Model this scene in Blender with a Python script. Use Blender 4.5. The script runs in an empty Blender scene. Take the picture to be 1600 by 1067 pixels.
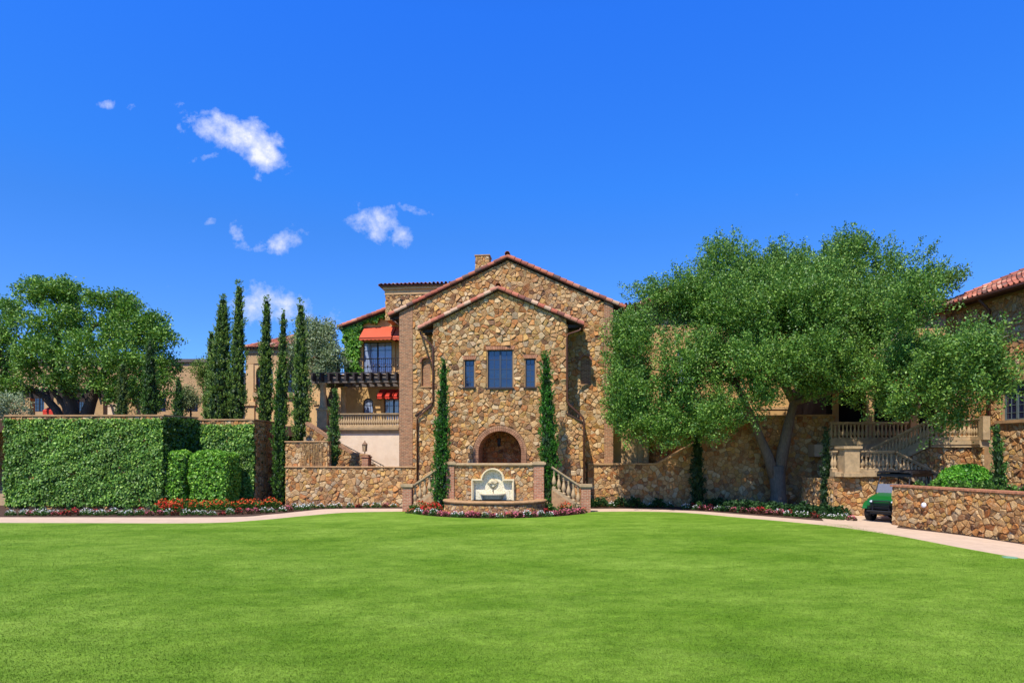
import bpy, math, random
import numpy as np
from mathutils import Vector, Matrix
from mathutils.geometry import tessellate_polygon

# ------------------------------------------------------------------ camera, sky, sun, exposure
scene = bpy.context.scene
COL = scene.collection
EYE, HOR, FPX = 2.45, 715.0, 1000.0
cd = bpy.data.cameras.new("camera")
cam = bpy.data.objects.new("camera", cd)
COL.objects.link(cam)
cam.location = (0, 0, EYE)
cam.rotation_euler = (math.radians(90), 0, 0)
cd.sensor_width = 36.0
cd.lens = 36.0 * FPX / 1600.0
cd.shift_y = (HOR - 533.5) / 1600.0
cd.clip_end = 5000
scene.camera = cam
scene.view_settings.view_transform = 'Standard'
scene.view_settings.look = 'None'
scene.view_settings.exposure = 0.3
scene.view_settings.gamma = 1.0

SUN_EL, SUN_AZ = math.radians(57), math.radians(26)
world = bpy.data.worlds.new("World")
scene.world = world
world.use_nodes = True
sd = bpy.data.lights.new("sun", 'SUN')
sd.energy = 4.9
sd.angle = math.radians(0.5)
sd.color = (1.0, 0.955, 0.88)
sun = bpy.data.objects.new("sun", sd)
COL.objects.link(sun)
sun.rotation_euler = Vector((-math.sin(SUN_AZ) * math.cos(SUN_EL), -math.cos(SUN_AZ) * math.cos(SUN_EL), math.sin(SUN_EL))).to_track_quat('Z', 'Y').to_euler()


def S(r, g, b):
    f = lambda c: (c / 255 / 12.92) if c <= 10 else ((c / 255 + 0.055) / 1.055) ** 2.4
    return (f(r), f(g), f(b))


class NT:
    """small node helper"""
    def __init__(self, tree):
        self.t = tree
        tree.nodes.clear()

    def n(self, kind, **kw):
        nd = self.t.nodes.new(kind)
        for k, v in kw.items():
            if k.startswith('i_'):
                key = k[2:]
                key = int(key) if key.isdigit() else key.replace('_', ' ')
                nd.inputs[key].default_value = v
            else:
                setattr(nd, k, v)
        return nd

    def l(self, a, b):
        self.t.links.new(a, b)

    def math(self, op, a, b=None, c=None, clamp=False):
        nd = self.n('ShaderNodeMath', operation=op, use_clamp=clamp)
        for i, v in enumerate((a, b, c)):
            if v is None:
                continue
            if isinstance(v, (int, float)):
                nd.inputs[i].default_value = v
            else:
                self.l(v, nd.inputs[i])
        return nd.outputs[0]

    def mix(self, fac, a, b, blend='MIX'):
        nd = self.n('ShaderNodeMix', data_type='RGBA', blend_type=blend)
        for i, v in ((0, fac), (6, a), (7, b)):
            if isinstance(v, (int, float)):
                nd.inputs[i].default_value = v
            elif isinstance(v, tuple):
                nd.inputs[i].default_value = (*v[:3], 1)
            else:
                self.l(v, nd.inputs[i])
        return nd.outputs[2]

    def ramp(self, fac, stops):
        nd = self.n('ShaderNodeValToRGB')
        el = nd.color_ramp.elements
        while len(el) < len(stops):
            el.new(0.5)
        for e, (p, c) in zip(el, stops):
            e.position = p
            e.color = (*c, 1) if len(c) == 3 else c
        self.l(fac, nd.inputs[0])
        return nd.outputs[0]


def build_world():
    g = NT(world.node_tree)
    out = g.n('ShaderNodeOutputWorld')
    bg = g.n('ShaderNodeBackground')
    bg.inputs[1].default_value = 0.13
    sky = g.n('ShaderNodeTexSky', sky_type='NISHITA', sun_disc=False)
    sky.sun_elevation = SUN_EL
    sky.sun_rotation = math.pi + SUN_AZ
    sky.altitude = 0
    sky.air_density = 1.0
    sky.dust_density = 0.0
    sky.ozone_density = 4.0
    co = g.n('ShaderNodeTexCoord')
    sep = g.n('ShaderNodeSeparateXYZ')
    g.l(co.outputs['Generated'], sep.inputs[0])
    # tint of the air: deep polarised blue, a little paler near the horizon
    tint = g.ramp(sep.outputs[2], [(0.0, (0.24, 0.36, 0.52)), (0.20, (0.17, 0.33, 0.60)), (0.32, (0.13, 0.345, 0.66)), (0.38, (0.108, 0.37, 0.76)), (0.57, (0.095, 0.40, 0.98)), (0.66, (0.09, 0.36, 0.9)), (0.85, (0.14, 0.22, 0.38)), (1.0, (0.14, 0.20, 0.32))])
    tint = g.mix(1.0, tint, (2.05, 2.05, 2.05), 'MULTIPLY')
    base = g.mix(1.0, sky.outputs[0], tint, 'MULTIPLY')
    # clouds by sky direction
    ymax = g.math('MAXIMUM', sep.outputs[1], 0.02)
    u = g.math('DIVIDE', sep.outputs[0], ymax)
    v = g.math('DIVIDE', sep.outputs[2], ymax)
    cmb = g.n('ShaderNodeCombineXYZ')
    g.l(u, cmb.inputs[0]); g.l(v, cmb.inputs[1])
    n1 = g.n('ShaderNodeTexNoise', i_Scale=16.0, i_Detail=9.0, i_Roughness=0.62, i_Distortion=0.25)
    g.l(cmb.outputs[0], n1.inputs['Vector'])
    n2 = g.n('ShaderNodeTexNoise', i_Scale=42.0, i_Detail=8.0, i_Roughness=0.65)
    g.l(cmb.outputs[0], n2.inputs['Vector'])
    fb = g.math('ADD', g.math('MULTIPLY', n1.outputs[0], 0.62), g.math('MULTIPLY', n2.outputs[0], 0.38))
    front = g.math('GREATER_THAN', sep.outputs[1], 0.03)
    clouds = [  # px, py, rx, ry, angle, amount
        (368, 210, 70, 24, 22, 1.12), (340, 198, 44, 20, 8, 1.08), (410, 236, 46, 22, 35, 1.08), (434, 222, 22, 14, 40, .8), (322, 246, 22, 8, -15, .6), (385, 200, 20, 18, 0, .95),
        (584, 352, 38, 26, 8, 1.02), (624, 366, 26, 18, 40, .78), (604, 350, 26, 16, 20, .9), (648, 328, 24, 8, 15, .62),
        (438, 379, 32, 18, -6, 1.06), (370, 360, 14, 16, 0, .9), (376, 384, 22, 14, 10, .5), (334, 346, 16, 9, 0, .55),
        (168, 164, 22, 8, 0, .72), (204, 168, 13, 7, 0, .55), (202, 196, 11, 6, 0, .42), (272, 232, 14, 22, 0, .4), (402, 277, 10, 9, 0, .45),
        (425, 482, 66, 26, 4, 1.0), (395, 478, 30, 30, 0, .6), (480, 494, 40, 14, 5, .7), (610, 480, 10, 10, 0, 0.0),
        (990, 505, 9, 8, 0, .9)]
    acc = None
    for (px, py, rx, ry, an, am) in clouds:
        if am <= 0:
            continue
        cu, cv = (px - 800) / FPX, (HOR - py) / FPX
        a = math.radians(-an)
        du = g.math('SUBTRACT', u, cu)
        dv = g.math('SUBTRACT', v, cv)
        p = g.math('ADD', g.math('MULTIPLY', du, math.cos(a) * FPX / rx), g.math('MULTIPLY', dv, math.sin(a) * FPX / rx))
        q = g.math('ADD', g.math('MULTIPLY', du, -math.sin(a) * FPX / ry), g.math('MULTIPLY', dv, math.cos(a) * FPX / ry))
        r2 = g.math('ADD', g.math('MULTIPLY', p, p), g.math('MULTIPLY', q, q))
        e = g.math('MULTIPLY', g.math('DIVIDE', 1.0, g.math('ADD', 1.0, g.math('MULTIPLY', g.math('POWER', r2, 1.5), 0.7))), am)
        acc = e if acc is None else g.math('MAXIMUM', acc, e)
    dens = g.math('SUBTRACT', g.math('ADD', g.math('MULTIPLY', acc, 1.15), g.math('MULTIPLY', fb, 3.4)), 2.30)
    dens = g.math('MULTIPLY', g.math('MULTIPLY', dens, 1.1, clamp=True), front)
    dens = g.math('MULTIPLY', dens, 0.93)
    ccol = g.mix(g.math('MULTIPLY', dens, dens), (5.0, 5.4, 6.6), (6.6, 6.6, 6.9))
    g.l(g.mix(dens, base, ccol), bg.inputs[0])
    g.l(bg.outputs[0], out.inputs[0])


build_world()

# ------------------------------------------------------------------ materials
MATS = {}


def mat(name, col=(0.5, 0.5, 0.5), rough=0.85, tint=False, noise=0.0, nscale=4.0, bump=0.0, bscale=30.0, metallic=0.0,
        stain=None, stain_amt=0.5, stain_scale=1.2, translucent=0.0, spec=0.4, coords='Object', stretch=(1, 1, 1)):
    m = bpy.data.materials.new(name)
    m.use_nodes = True
    g = NT(m.node_tree)
    out = g.n('ShaderNodeOutputMaterial')
    bs = g.n('ShaderNodeBsdfPrincipled')
    bs.inputs['Roughness'].default_value = rough
    bs.inputs['Metallic'].default_value = metallic
    bs.inputs['Specular IOR Level'].default_value = spec
    co = g.n('ShaderNodeTexCoord')
    mp = g.n('ShaderNodeMapping')
    mp.inputs['Scale'].default_value = stretch
    g.l(co.outputs[coords], mp.inputs[0])
    if tint:
        at = g.n('ShaderNodeAttribute', attribute_name='tint')
        c = at.outputs['Color']
    else:
        rgb = g.n('ShaderNodeRGB')
        rgb.outputs[0].default_value = (*col, 1)
        c = rgb.outputs[0]
    if noise:
        nz = g.n('ShaderNodeTexNoise', i_Scale=nscale, i_Detail=6.0, i_Roughness=0.65)
        g.l(mp.outputs[0], nz.inputs['Vector'])
        f = g.ramp(nz.outputs[0], [(0.25, (1 - noise,) * 3), (0.75, (1 + noise * 0.6,) * 3)])
        c = g.mix(1.0, c, f, 'MULTIPLY')
    if stain:
        ns = g.n('ShaderNodeTexNoise', i_Scale=stain_scale, i_Detail=8.0, i_Roughness=0.7, i_Distortion=0.4)
        g.l(mp.outputs[0], ns.inputs['Vector'])
        f = g.ramp(ns.outputs[0], [(0.45, (0, 0, 0)), (0.72, (stain_amt,) * 3)])
        c = g.mix(f, c, stain)
    g.l(c, bs.inputs['Base Color'])
    if bump:
        nb = g.n('ShaderNodeTexNoise', i_Scale=bscale, i_Detail=5.0, i_Roughness=0.6)
        g.l(mp.outputs[0], nb.inputs['Vector'])
        bp = g.n('ShaderNodeBump', i_Strength=bump, i_Distance=0.03)
        g.l(nb.outputs[0], bp.inputs['Height'])
        g.l(bp.outputs[0], bs.inputs['Normal'])
    if translucent:
        tr = g.n('ShaderNodeBsdfTranslucent')
        c2 = g.mix(1.0, c, (1.1, 1.2, 0.6), 'MULTIPLY')
        g.l(c2, tr.inputs[0])
        mx = g.n('ShaderNodeMixShader')
        mx.inputs[0].default_value = translucent
        g.l(bs.outputs[0], mx.inputs[1]); g.l(tr.outputs[0], mx.inputs[2])
        g.l(mx.outputs[0], out.inputs[0])
    else:
        g.l(bs.outputs[0], out.inputs[0])
    MATS[name] = m
    return m


def stone_mat():
    m = bpy.data.materials.new('stone'); m.use_nodes = True
    g = NT(m.node_tree)
    out = g.n('ShaderNodeOutputMaterial'); bs = g.n('ShaderNodeBsdfPrincipled', i_Roughness=0.92)
    bs.inputs['Specular IOR Level'].default_value = 0.25
    co = g.n('ShaderNodeTexCoord'); at = g.n('ShaderNodeAttribute', attribute_name='tint')
    def nz(sc, det=6.0, ro=0.65, dist=0.0):
        n = g.n('ShaderNodeTexNoise', i_Scale=sc, i_Detail=det, i_Roughness=ro, i_Distortion=dist)
        g.l(co.outputs['Object'], n.inputs['Vector']); return n.outputs[0]
    a = nz(6.0, 6, .7, .6); b = nz(13.0, 6, .7, .4); f = nz(30.0, 5, .75)
    c = g.mix(g.ramp(a, [(0.52, (0, 0, 0)), (0.72, (.5,) * 3)]), at.outputs['Color'], S(180, 116, 64))
    c = g.mix(g.ramp(b, [(0.52, (0, 0, 0)), (0.72, (.6,) * 3)]), c, S(224, 200, 158))
    c = g.mix(1.0, c, g.ramp(f, [(0.3, (.66,) * 3), (0.7, (1.28,) * 3)]), 'MULTIPLY')
    g.l(c, bs.inputs['Base Color'])
    bp = g.n('ShaderNodeBump', i_Strength=0.85, i_Distance=0.05)
    g.l(g.math('ADD', g.math('MULTIPLY', b, 1.2), g.math('MULTIPLY', f, .6)), bp.inputs['Height'])
    g.l(bp.outputs[0], bs.inputs['Normal']); g.l(bs.outputs[0], out.inputs[0])
    MATS['stone'] = m


def brick_mat(name, c1, c2, mortar, bw=0.22, bh=0.072):
    m = bpy.data.materials.new(name)
    m.use_nodes = True
    g = NT(m.node_tree)
    out = g.n('ShaderNodeOutputMaterial')
    bs = g.n('ShaderNodeBsdfPrincipled', i_Roughness=0.9)
    co = g.n('ShaderNodeTexCoord')
    sep = g.n('ShaderNodeSeparateXYZ')
    g.l(co.outputs['Object'], sep.inputs[0])
    cm = g.n('ShaderNodeCombineXYZ')
    g.l(g.math('ADD', sep.outputs[0], sep.outputs[1]), cm.inputs[0])
    g.l(sep.outputs[2], cm.inputs[1])
    br = g.n('ShaderNodeTexBrick')
    br.inputs['Scale'].default_value = 1.0
    br.inputs['Brick Width'].default_value = bw
    br.inputs['Row Height'].default_value = bh
    br.inputs['Mortar Size'].default_value = 0.012
    br.inputs['Mortar Smooth'].default_value = 0.3
    br.inputs['Color1'].default_value = (*c1, 1)
    br.inputs['Color2'].default_value = (*c2, 1)
    br.inputs['Mortar'].default_value = (*mortar, 1)
    g.l(cm.outputs[0], br.inputs['Vector'])
    nz = g.n('ShaderNodeTexNoise', i_Scale=7.0, i_Detail=6.0, i_Roughness=0.7)
    g.l(co.outputs['Object'], nz.inputs['Vector'])
    f = g.ramp(nz.outputs[0], [(0.3, (0.7,) * 3), (0.72, (1.25,) * 3)])
    c = g.mix(1.0, br.outputs[0], f, 'MULTIPLY')
    g.l(c, bs.inputs['Base Color'])
    bp = g.n('ShaderNodeBump', i_Strength=0.9, i_Distance=0.02)
    g.l(g.math('ADD', g.math('MULTIPLY', br.outputs['Fac'], -1.0), g.math('MULTIPLY', nz.outputs[0], 0.8)), bp.inputs['Height'])
    g.l(bp.outputs[0], bs.inputs['Normal'])
    g.l(bs.outputs[0], out.inputs[0])
    MATS[name] = m
    return m


def glass_mat(name, col, wav=0.04):
    m = bpy.data.materials.new(name)
    m.use_nodes = True
    g = NT(m.node_tree)
    out = g.n('ShaderNodeOutputMaterial')
    bs = g.n('ShaderNodeBsdfPrincipled', i_Roughness=0.06)
    bs.inputs['Base Color'].default_value = (*col, 1)
    bs.inputs['Specular IOR Level'].default_value = 1.0
    bs.inputs['IOR'].default_value = 1.6
    co = g.n('ShaderNodeTexCoord')
    nz = g.n('ShaderNodeTexNoise', i_Scale=2.5, i_Detail=2.0)
    g.l(co.outputs['Object'], nz.inputs['Vector'])
    bp = g.n('ShaderNodeBump', i_Strength=wav * 4, i_Distance=0.05)
    g.l(nz.outputs[0], bp.inputs['Height'])
    g.l(bp.outputs[0], bs.inputs['Normal'])
    g.l(bs.outputs[0], out.inputs[0])
    MATS[name] = m
    return m



stone_mat()
mat('mortar', S(164, 128, 86), 0.95, noise=0.3, nscale=6, bump=0.5)
mat('terracotta', tint=True, rough=0.85, noise=0.35, nscale=14.0, bump=0.3)
mat('voussoir', tint=True, rough=0.9, noise=0.3, nscale=16.0, bump=0.5)
mat('stucco_gold', S(206, 164, 106), 0.92, noise=0.22, nscale=1.3, bump=0.25, bscale=40, stain=S(172, 126, 78), stain_amt=0.6)
mat('stucco_pale', S(232, 206, 174), 0.92, noise=0.10, nscale=2, bump=0.5, bscale=9, stain=S(208, 176, 142), stain_amt=0.5)
mat('stucco_tan', S(196, 158, 110), 0.92, noise=0.18, nscale=1.5, bump=0.25, bscale=40, stain=S(150, 118, 84), stain_amt=0.5)
mat('stucco_villa', S(214, 174, 122), 0.92, noise=0.14, nscale=1.5, bump=0.2, bscale=40)
mat('cast_stone', S(188, 158, 116), 0.85, noise=0.25, nscale=5, bump=0.35, bscale=40, stain=S(112, 96, 72), stain_amt=0.6, stain_scale=3)
mat('coping', S(184, 142, 96), 0.85, noise=0.3, nscale=6, bump=0.35, bscale=40, stain=S(100, 80, 60), stain_amt=0.5, stain_scale=4)
mat('marble', S(228, 206, 160), 0.6, noise=0.10, nscale=7, bump=0.15, stain=S(150, 142, 116), stain_amt=0.5, stain_scale=5)
mat('bowl_stone', S(140, 134, 104), 0.6, noise=0.35, nscale=9, bump=0.2, stain=S(94, 96, 74), stain_amt=0.8, stain_scale=6)
mat('timber', S(52, 42, 38), 0.8, noise=0.35, nscale=6, bump=0.3, stretch=(1, 1, 4))
mat('timber_end', S(104, 94, 88), 0.85, noise=0.25, nscale=8)
mat('iron', S(34, 30, 30), 0.5, metallic=0.3)
mat('copper_brown', S(96, 62, 46), 0.45, noise=0.2, nscale=5, metallic=0.3)
mat('soffit', S(70, 50, 38), 0.9, noise=0.3, nscale=5)
mat('awning_red', S(200, 88, 56), 0.9, noise=0.12, nscale=3, stain=S(186, 62, 34), stain_amt=0.3)
mat('awning_crimson', S(206, 60, 44), 0.9, noise=0.12, nscale=3)
mat('frame_slate', S(58, 66, 80), 0.6)
mat('frame_green', S(92, 104, 104), 0.6)
mat('frame_dark', S(40, 36, 38), 0.6)
glass_mat('glass_dark', S(26, 34, 60))
glass_mat('glass_sky', S(150, 164, 192))  # pale blue base carries sky reflection and bright curtains in its colour
mat('interior', S(40, 31, 26), 0.95, noise=0.3, nscale=2)  # near black, the shade inside openings put into the colour
mat('bark', S(122, 108, 92), 0.95, noise=0.45, nscale=7, bump=1.0, bscale=14, stretch=(2.5, 2.5, 0.6))
mat('bark_dark', S(84, 70, 56), 0.95, noise=0.4, nscale=7, bump=0.8, bscale=14, stretch=(2.5, 2.5, 0.6))
mat('leaf', tint=True, rough=0.48, translucent=0.22, spec=0.38)
mat('leaf_dull', tint=True, rough=0.8, translucent=0.15, spec=0.2)
mat('petal', tint=True, rough=0.7, translucent=0.25)
mat('soil', S(82, 58, 42), 0.98, noise=0.5, nscale=9, bump=1.0, bscale=26)
mat('edging', S(150, 128, 96), 0.95, noise=0.4, nscale=5)
mat('paint_green', S(16, 96, 34), 0.4, noise=0.08, nscale=5)
mat('plastic_black', S(24, 24, 27), 0.5, noise=0.2, nscale=9)
mat('plastic_grey', S(110, 112, 122), 0.55, noise=0.3, nscale=30)
mat('rubber', S(22, 21, 20), 0.9, noise=0.3, nscale=20, bump=0.5)
mat('lamp_glass', S(232, 232, 240), 0.3)
mat('lantern_metal', S(132, 100, 74), 0.6, noise=0.2, nscale=20)
mat('lid_green', S(120, 160, 130), 0.6)
mat('rust_vine', S(158, 126, 84), 0.95, noise=0.4, nscale=5)
brick_mat('brick', S(172, 114, 78), S(126, 86, 62), S(190, 156, 116))
brick_mat('brick_pier', S(186, 118, 84), S(156, 94, 66), S(196, 164, 128))


def mosaic_mat():
    m = bpy.data.materials.new('mosaic')
    m.use_nodes = True
    g = NT(m.node_tree)
    out = g.n('ShaderNodeOutputMaterial')
    bs = g.n('ShaderNodeBsdfPrincipled', i_Roughness=0.4)
    co = g.n('ShaderNodeTexCoord')
    vo = g.n('ShaderNodeTexVoronoi', i_Scale=16.0)
    g.l(co.outputs['Object'], vo.inputs['Vector'])
    c = g.ramp(vo.outputs['Distance'], [(0.0, S(166, 146, 104)), (0.3, S(206, 188, 146)), (0.5, S(234, 220, 186))])
    c2 = g.ramp(g.n('ShaderNodeTexNoise', i_Scale=5.0).outputs[0], [(0.4, (1, 1, 1)), (0.7, (0.8, 0.84, 0.8))])
    g.l(g.mix(1.0, c, c2, 'MULTIPLY'), bs.inputs['Base Color'])
    g.l(bs.outputs[0], out.inputs[0])
    MATS['mosaic'] = m


mosaic_mat()


def lawn_mat():
    m = bpy.data.materials.new('turf')
    m.use_nodes = True
    g = NT(m.node_tree)
    out = g.n('ShaderNodeOutputMaterial')
    bs = g.n('ShaderNodeBsdfPrincipled', i_Roughness=0.9)
    bs.inputs['Specular IOR Level'].default_value = 0.15
    co = g.n('ShaderNodeTexCoord')

    def nz(scale, st, det=5.0, rough=0.6):
        mp = g.n('ShaderNodeMapping')
        mp.inputs['Scale'].default_value = st
        g.l(co.outputs['Object'], mp.inputs[0])
        n = g.n('ShaderNodeTexNoise', i_Scale=scale, i_Detail=det, i_Roughness=rough)
        g.l(mp.outputs[0], n.inputs['Vector'])
        return n.outputs[0]
    broad = nz(0.30, (0.8, 1.3, 1), 4.0)
    mid = nz(1.5, (0.8, 1.25, 1), 7.0, 0.7)
    clump = nz(9.0, (0.7, 1.2, 1), 6.0, 0.75)
    fine = nz(46.0, (1.0, 1.0, 1), 4.0, 0.8)
    patch = nz(0.55, (0.7, 1.3, 1), 6.0, 0.7)
    c = g.ramp(broad, [(0.35, S(98, 134, 28)), (0.65, S(127, 157, 52))])
    c = g.mix(1.0, c, g.ramp(mid, [(0.36, (0.72, 0.80, 0.6)), (0.64, (1.18, 1.12, 1.30))]), 'MULTIPLY')
    c = g.mix(g.ramp(patch, [(0.55, (0, 0, 0)), (0.8, (0.35,) * 3)]), c, S(136, 158, 72))
    c = g.mix(1.0, c, g.ramp(clump, [(0.32, (0.80,) * 3), (0.68, (1.18,) * 3)]), 'MULTIPLY')
    c = g.mix(1.0, c, g.ramp(fine, [(0.34, (0.66,) * 3), (0.66, (1.27,) * 3)]), 'MULTIPLY')
    g.l(c, bs.inputs['Base Color'])
    bp = g.n('ShaderNodeBump', i_Strength=0.7, i_Distance=0.03)
    g.l(g.math('ADD', fine, g.math('MULTIPLY', clump, 0.8)), bp.inputs['Height'])
    g.l(bp.outputs[0], bs.inputs['Normal'])
    g.l(bs.outputs[0], out.inputs[0])
    MATS['turf'] = m


lawn_mat()
mat('path', S(206, 178, 150), 0.9, noise=0.12, nscale=1.5, bump=0.3, bscale=90, stain=S(176, 148, 122), stain_amt=0.5, stain_scale=2.5)
mat('paving', S(170, 145, 118), 0.9, noise=0.2, nscale=1.5)

# ------------------------------------------------------------------ frames, object helpers
R = np.random.default_rng(7)
random.seed(5)


class Fr:
    """local frame: x along the face, y into depth, z up. a>0: right end nearer"""
    def __init__(s, px, D, a=0.0, z=0.0):
        s.a = math.radians(a)
        s.o = np.array([(px - 800) * D / FPX, D])
        s.z0 = z
        s.u = np.array([math.cos(s.a), -math.sin(s.a)])
        s.n = np.array([math.sin(s.a), math.cos(s.a)])

    def _t(s, px, w):
        r = np.array([(px - 800) / FPX, 1.0])
        p = s.o + w * s.n
        # p + x u = t r
        A = np.array([[s.u[0], -r[0]], [s.u[1], -r[1]]])
        x, t = np.linalg.solve(A, -p)
        return x, t

    def x(s, px, w=0.0):
        return float(s._t(px, w)[0])

    def z(s, px, py, w=0.0):
        return float(EYE + (HOR - py) * s._t(px, w)[1] / FPX - s.z0)

    def p2(s, px, py, w=0.0):
        return (s.x(px, w), s.z(px, py, w))

    def loc(s):
        return (float(s.o[0]), float(s.o[1]), s.z0)


def W(px, py, D):
    return np.array([(px - 800) * D / FPX, D, EYE + (HOR - py) * D / FPX])


def ground(px, py):
    D = FPX * EYE / (py - HOR)
    return ((px - 800) * D / FPX, D)


def thing(name, label, cat, loc=(0, 0, 0), rotz=0.0, group=None):
    o = bpy.data.objects.new(name, None)
    o.empty_display_size = 0.2
    COL.objects.link(o)
    o.location = loc
    o.rotation_euler = (0, 0, rotz)
    o['label'] = label
    o['category'] = cat
    if group:
        o['group'] = group
    return o


def fthing(name, label, cat, F, group=None):
    return thing(name, label, cat, F.loc(), -F.a, group)


def tag(o, label, cat, group=None, kind=None):
    if label: o['label'] = label
    if cat: o['category'] = cat
    if group: o['group'] = group
    if kind: o['kind'] = kind
    return o


class MB:
    def __init__(s):
        s.v = []; s.f = []; s.m = []; s.c = []

    def add(s, verts, faces, m=0, c=(1, 1, 1)):
        b = len(s.v)
        s.v.extend([tuple(map(float, p)) for p in verts])
        for f in faces:
            s.f.append(tuple(b + i for i in f))
            s.m.append(m); s.c.append(c)

    def box(s, x0, x1, y0, y1, z0, z1, m=0, c=(1, 1, 1)):
        v = [(x, y, z) for z in (z0, z1) for y in (y0, y1) for x in (x0, x1)]
        s.add(v, [(0, 2, 3, 1), (4, 5, 7, 6), (0, 1, 5, 4), (2, 6, 7, 3), (0, 4, 6, 2), (1, 3, 7, 5)], m, c)

    def obox(s, p0, p1, wx, wz, m=0, c=(1, 1, 1), up=(0, 0, 1)):
        """bar from p0 to p1, width wx sideways, wz along up"""
        p0 = Vector(p0); p1 = Vector(p1); d = (p1 - p0).normalized(); up = Vector(up)
        sd_ = d.cross(up)
        if sd_.length < 1e-4: sd_ = d.cross(Vector((0, 1, 0)))
        sd_.normalize(); u2 = sd_.cross(d).normalized()
        v = []
        for p in (p0, p1):
            for a, b in ((-1, -1), (1, -1), (1, 1), (-1, 1)):
                v.append(p + sd_ * a * wx / 2 + u2 * b * wz / 2)
        s.add(v, [(3, 2, 1, 0), (4, 5, 6, 7), (0, 1, 5, 4), (1, 2, 6, 5), (2, 3, 7, 6), (3, 0, 4, 7)], m, c)

    def prism(s, pts, y0, y1, m=0, c=(1, 1, 1), holes=(), front=True, back=True, sides=True, hm=None):
        """outline in x,z extruded along y"""
        loops = [list(pts)] + [list(h) for h in holes]
        allp = [p for lp in loops for p in lp]
        tris = tessellate_polygon([[Vector((p[0], p[1], 0)) for p in lp] for lp in loops])
        n = len(allp)
        vv = [(p[0], y0, p[1]) for p in allp] + [(p[0], y1, p[1]) for p in allp]
        ff = []
        if front: ff += [tuple(t) for t in tris]
        if back: ff += [tuple(n + i for i in t)[::-1] for t in tris]
        s.add(vv, ff, m, c)
        b = 0
        for k, lp in enumerate(loops):
            if (k == 0 and sides) or k > 0:
                L = len(lp)
                q = [(lp[i][0], y0, lp[i][1]) for i in range(L)] + [(lp[i][0], y1, lp[i][1]) for i in range(L)]
                s.add(q, [(i, (i + 1) % L, L + (i + 1) % L, L + i) for i in range(L)], (hm if (k > 0 and hm is not None) else m), c)
            b += len(lp)

    def tube(s, pts, rad, seg=8, m=0, c=(1, 1, 1), cap=True):
        pts = [Vector(p) for p in pts]
        if isinstance(rad, (int, float)): rad = [rad] * len(pts)
        V = []; F = []
        ref = Vector((0.3, 0.2, 1)).normalized()
        for i, p in enumerate(pts):
            d = (pts[min(i + 1, len(pts) - 1)] - pts[max(i - 1, 0)]).normalized()
            a = d.cross(ref)
            if a.length < 0.05: a = d.cross(Vector((1, 0, 0)))
            a.normalize(); b = d.cross(a)
            for k in range(seg):
                t = 2 * math.pi * k / seg
                V.append(p + (a * math.cos(t) + b * math.sin(t)) * rad[i])
        for i in range(len(pts) - 1):
            for k in range(seg):
                k2 = (k + 1) % seg
                F.append((i * seg + k, i * seg + k2, (i + 1) * seg + k2, (i + 1) * seg + k))
        if cap:
            F.append(tuple(range(seg))[::-1]); F.append(tuple((len(pts) - 1) * seg + k for k in range(seg)))
        s.add(V, F, m, c)

    def lathe(s, prof, cx=0, cy=0, cz=0, seg=10, m=0, c=(1, 1, 1), sx=1, sy=1):
        V = []; F = []
        for (r, z) in prof:
            for k in range(seg):
                t = 2 * math.pi * k / seg
                V.append((cx + sx * r * math.cos(t), cy + sy * r * math.sin(t), cz + z))
        for i in range(len(prof) - 1):
            for k in range(seg):
                k2 = (k + 1) % seg
                F.append((i * seg + k, i * seg + k2, (i + 1) * seg + k2, (i + 1) * seg + k))
        F.append(tuple(range(seg))[::-1]); F.append(tuple((len(prof) - 1) * seg + k for k in range(seg)))
        s.add(V, F, m, c)

    def sweep(s, path, prof, m=0, c=(1, 1, 1)):
        """path: list of (x,y,z); prof: closed list of (out,z), out = towards the left-hand normal (-y for +x travel)"""
        P = [Vector(p) for p in path]; V = []; F = []; n = len(prof)
        for i, p in enumerate(P):
            d = (P[min(i + 1, len(P) - 1)] - P[max(i - 1, 0)])
            nx = Vector((d.y, -d.x, 0)).normalized()
            for (o, z) in prof:
                V.append(p + nx * o + Vector((0, 0, z)))
        for i in range(len(P) - 1):
            for k in range(n):
                k2 = (k + 1) % n
                F.append((i * n + k, (i + 1) * n + k, (i + 1) * n + k2, i * n + k2))
        F.append(tuple(range(n))); F.append(tuple((len(P) - 1) * n + k for k in range(n))[::-1])
        s.add(V, F, m, c)

    def mesh(s, name, mats):
        me = bpy.data.meshes.new(name)
        me.from_pydata(s.v, [], s.f)
        for mm in ([mats] if isinstance(mats, str) else mats):
            me.materials.append(MATS[mm])
        me.polygons.foreach_set('material_index', s.m)
        at = me.color_attributes.new('tint', 'FLOAT_COLOR', 'CORNER')
        tot = np.array([len(f) for f in s.f])
        cc = np.repeat(np.hstack([np.array(s.c, dtype=np.float32).reshape(-1, 3), np.ones((len(s.f), 1), np.float32)]), tot, axis=0)
        at.data.foreach_set('color', cc.ravel())
        me.update()
        return me

    def build(s, name, mats, parent=None, smooth=False, label=None):
        me = s.mesh(name, mats)
        o = bpy.data.objects.new(name, me)
        COL.objects.link(o)
        if parent: o.parent = parent
        if label: o['label'] = label
        if smooth:
            me.polygons.foreach_set('use_smooth', [True] * len(me.polygons))
        return o


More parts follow.
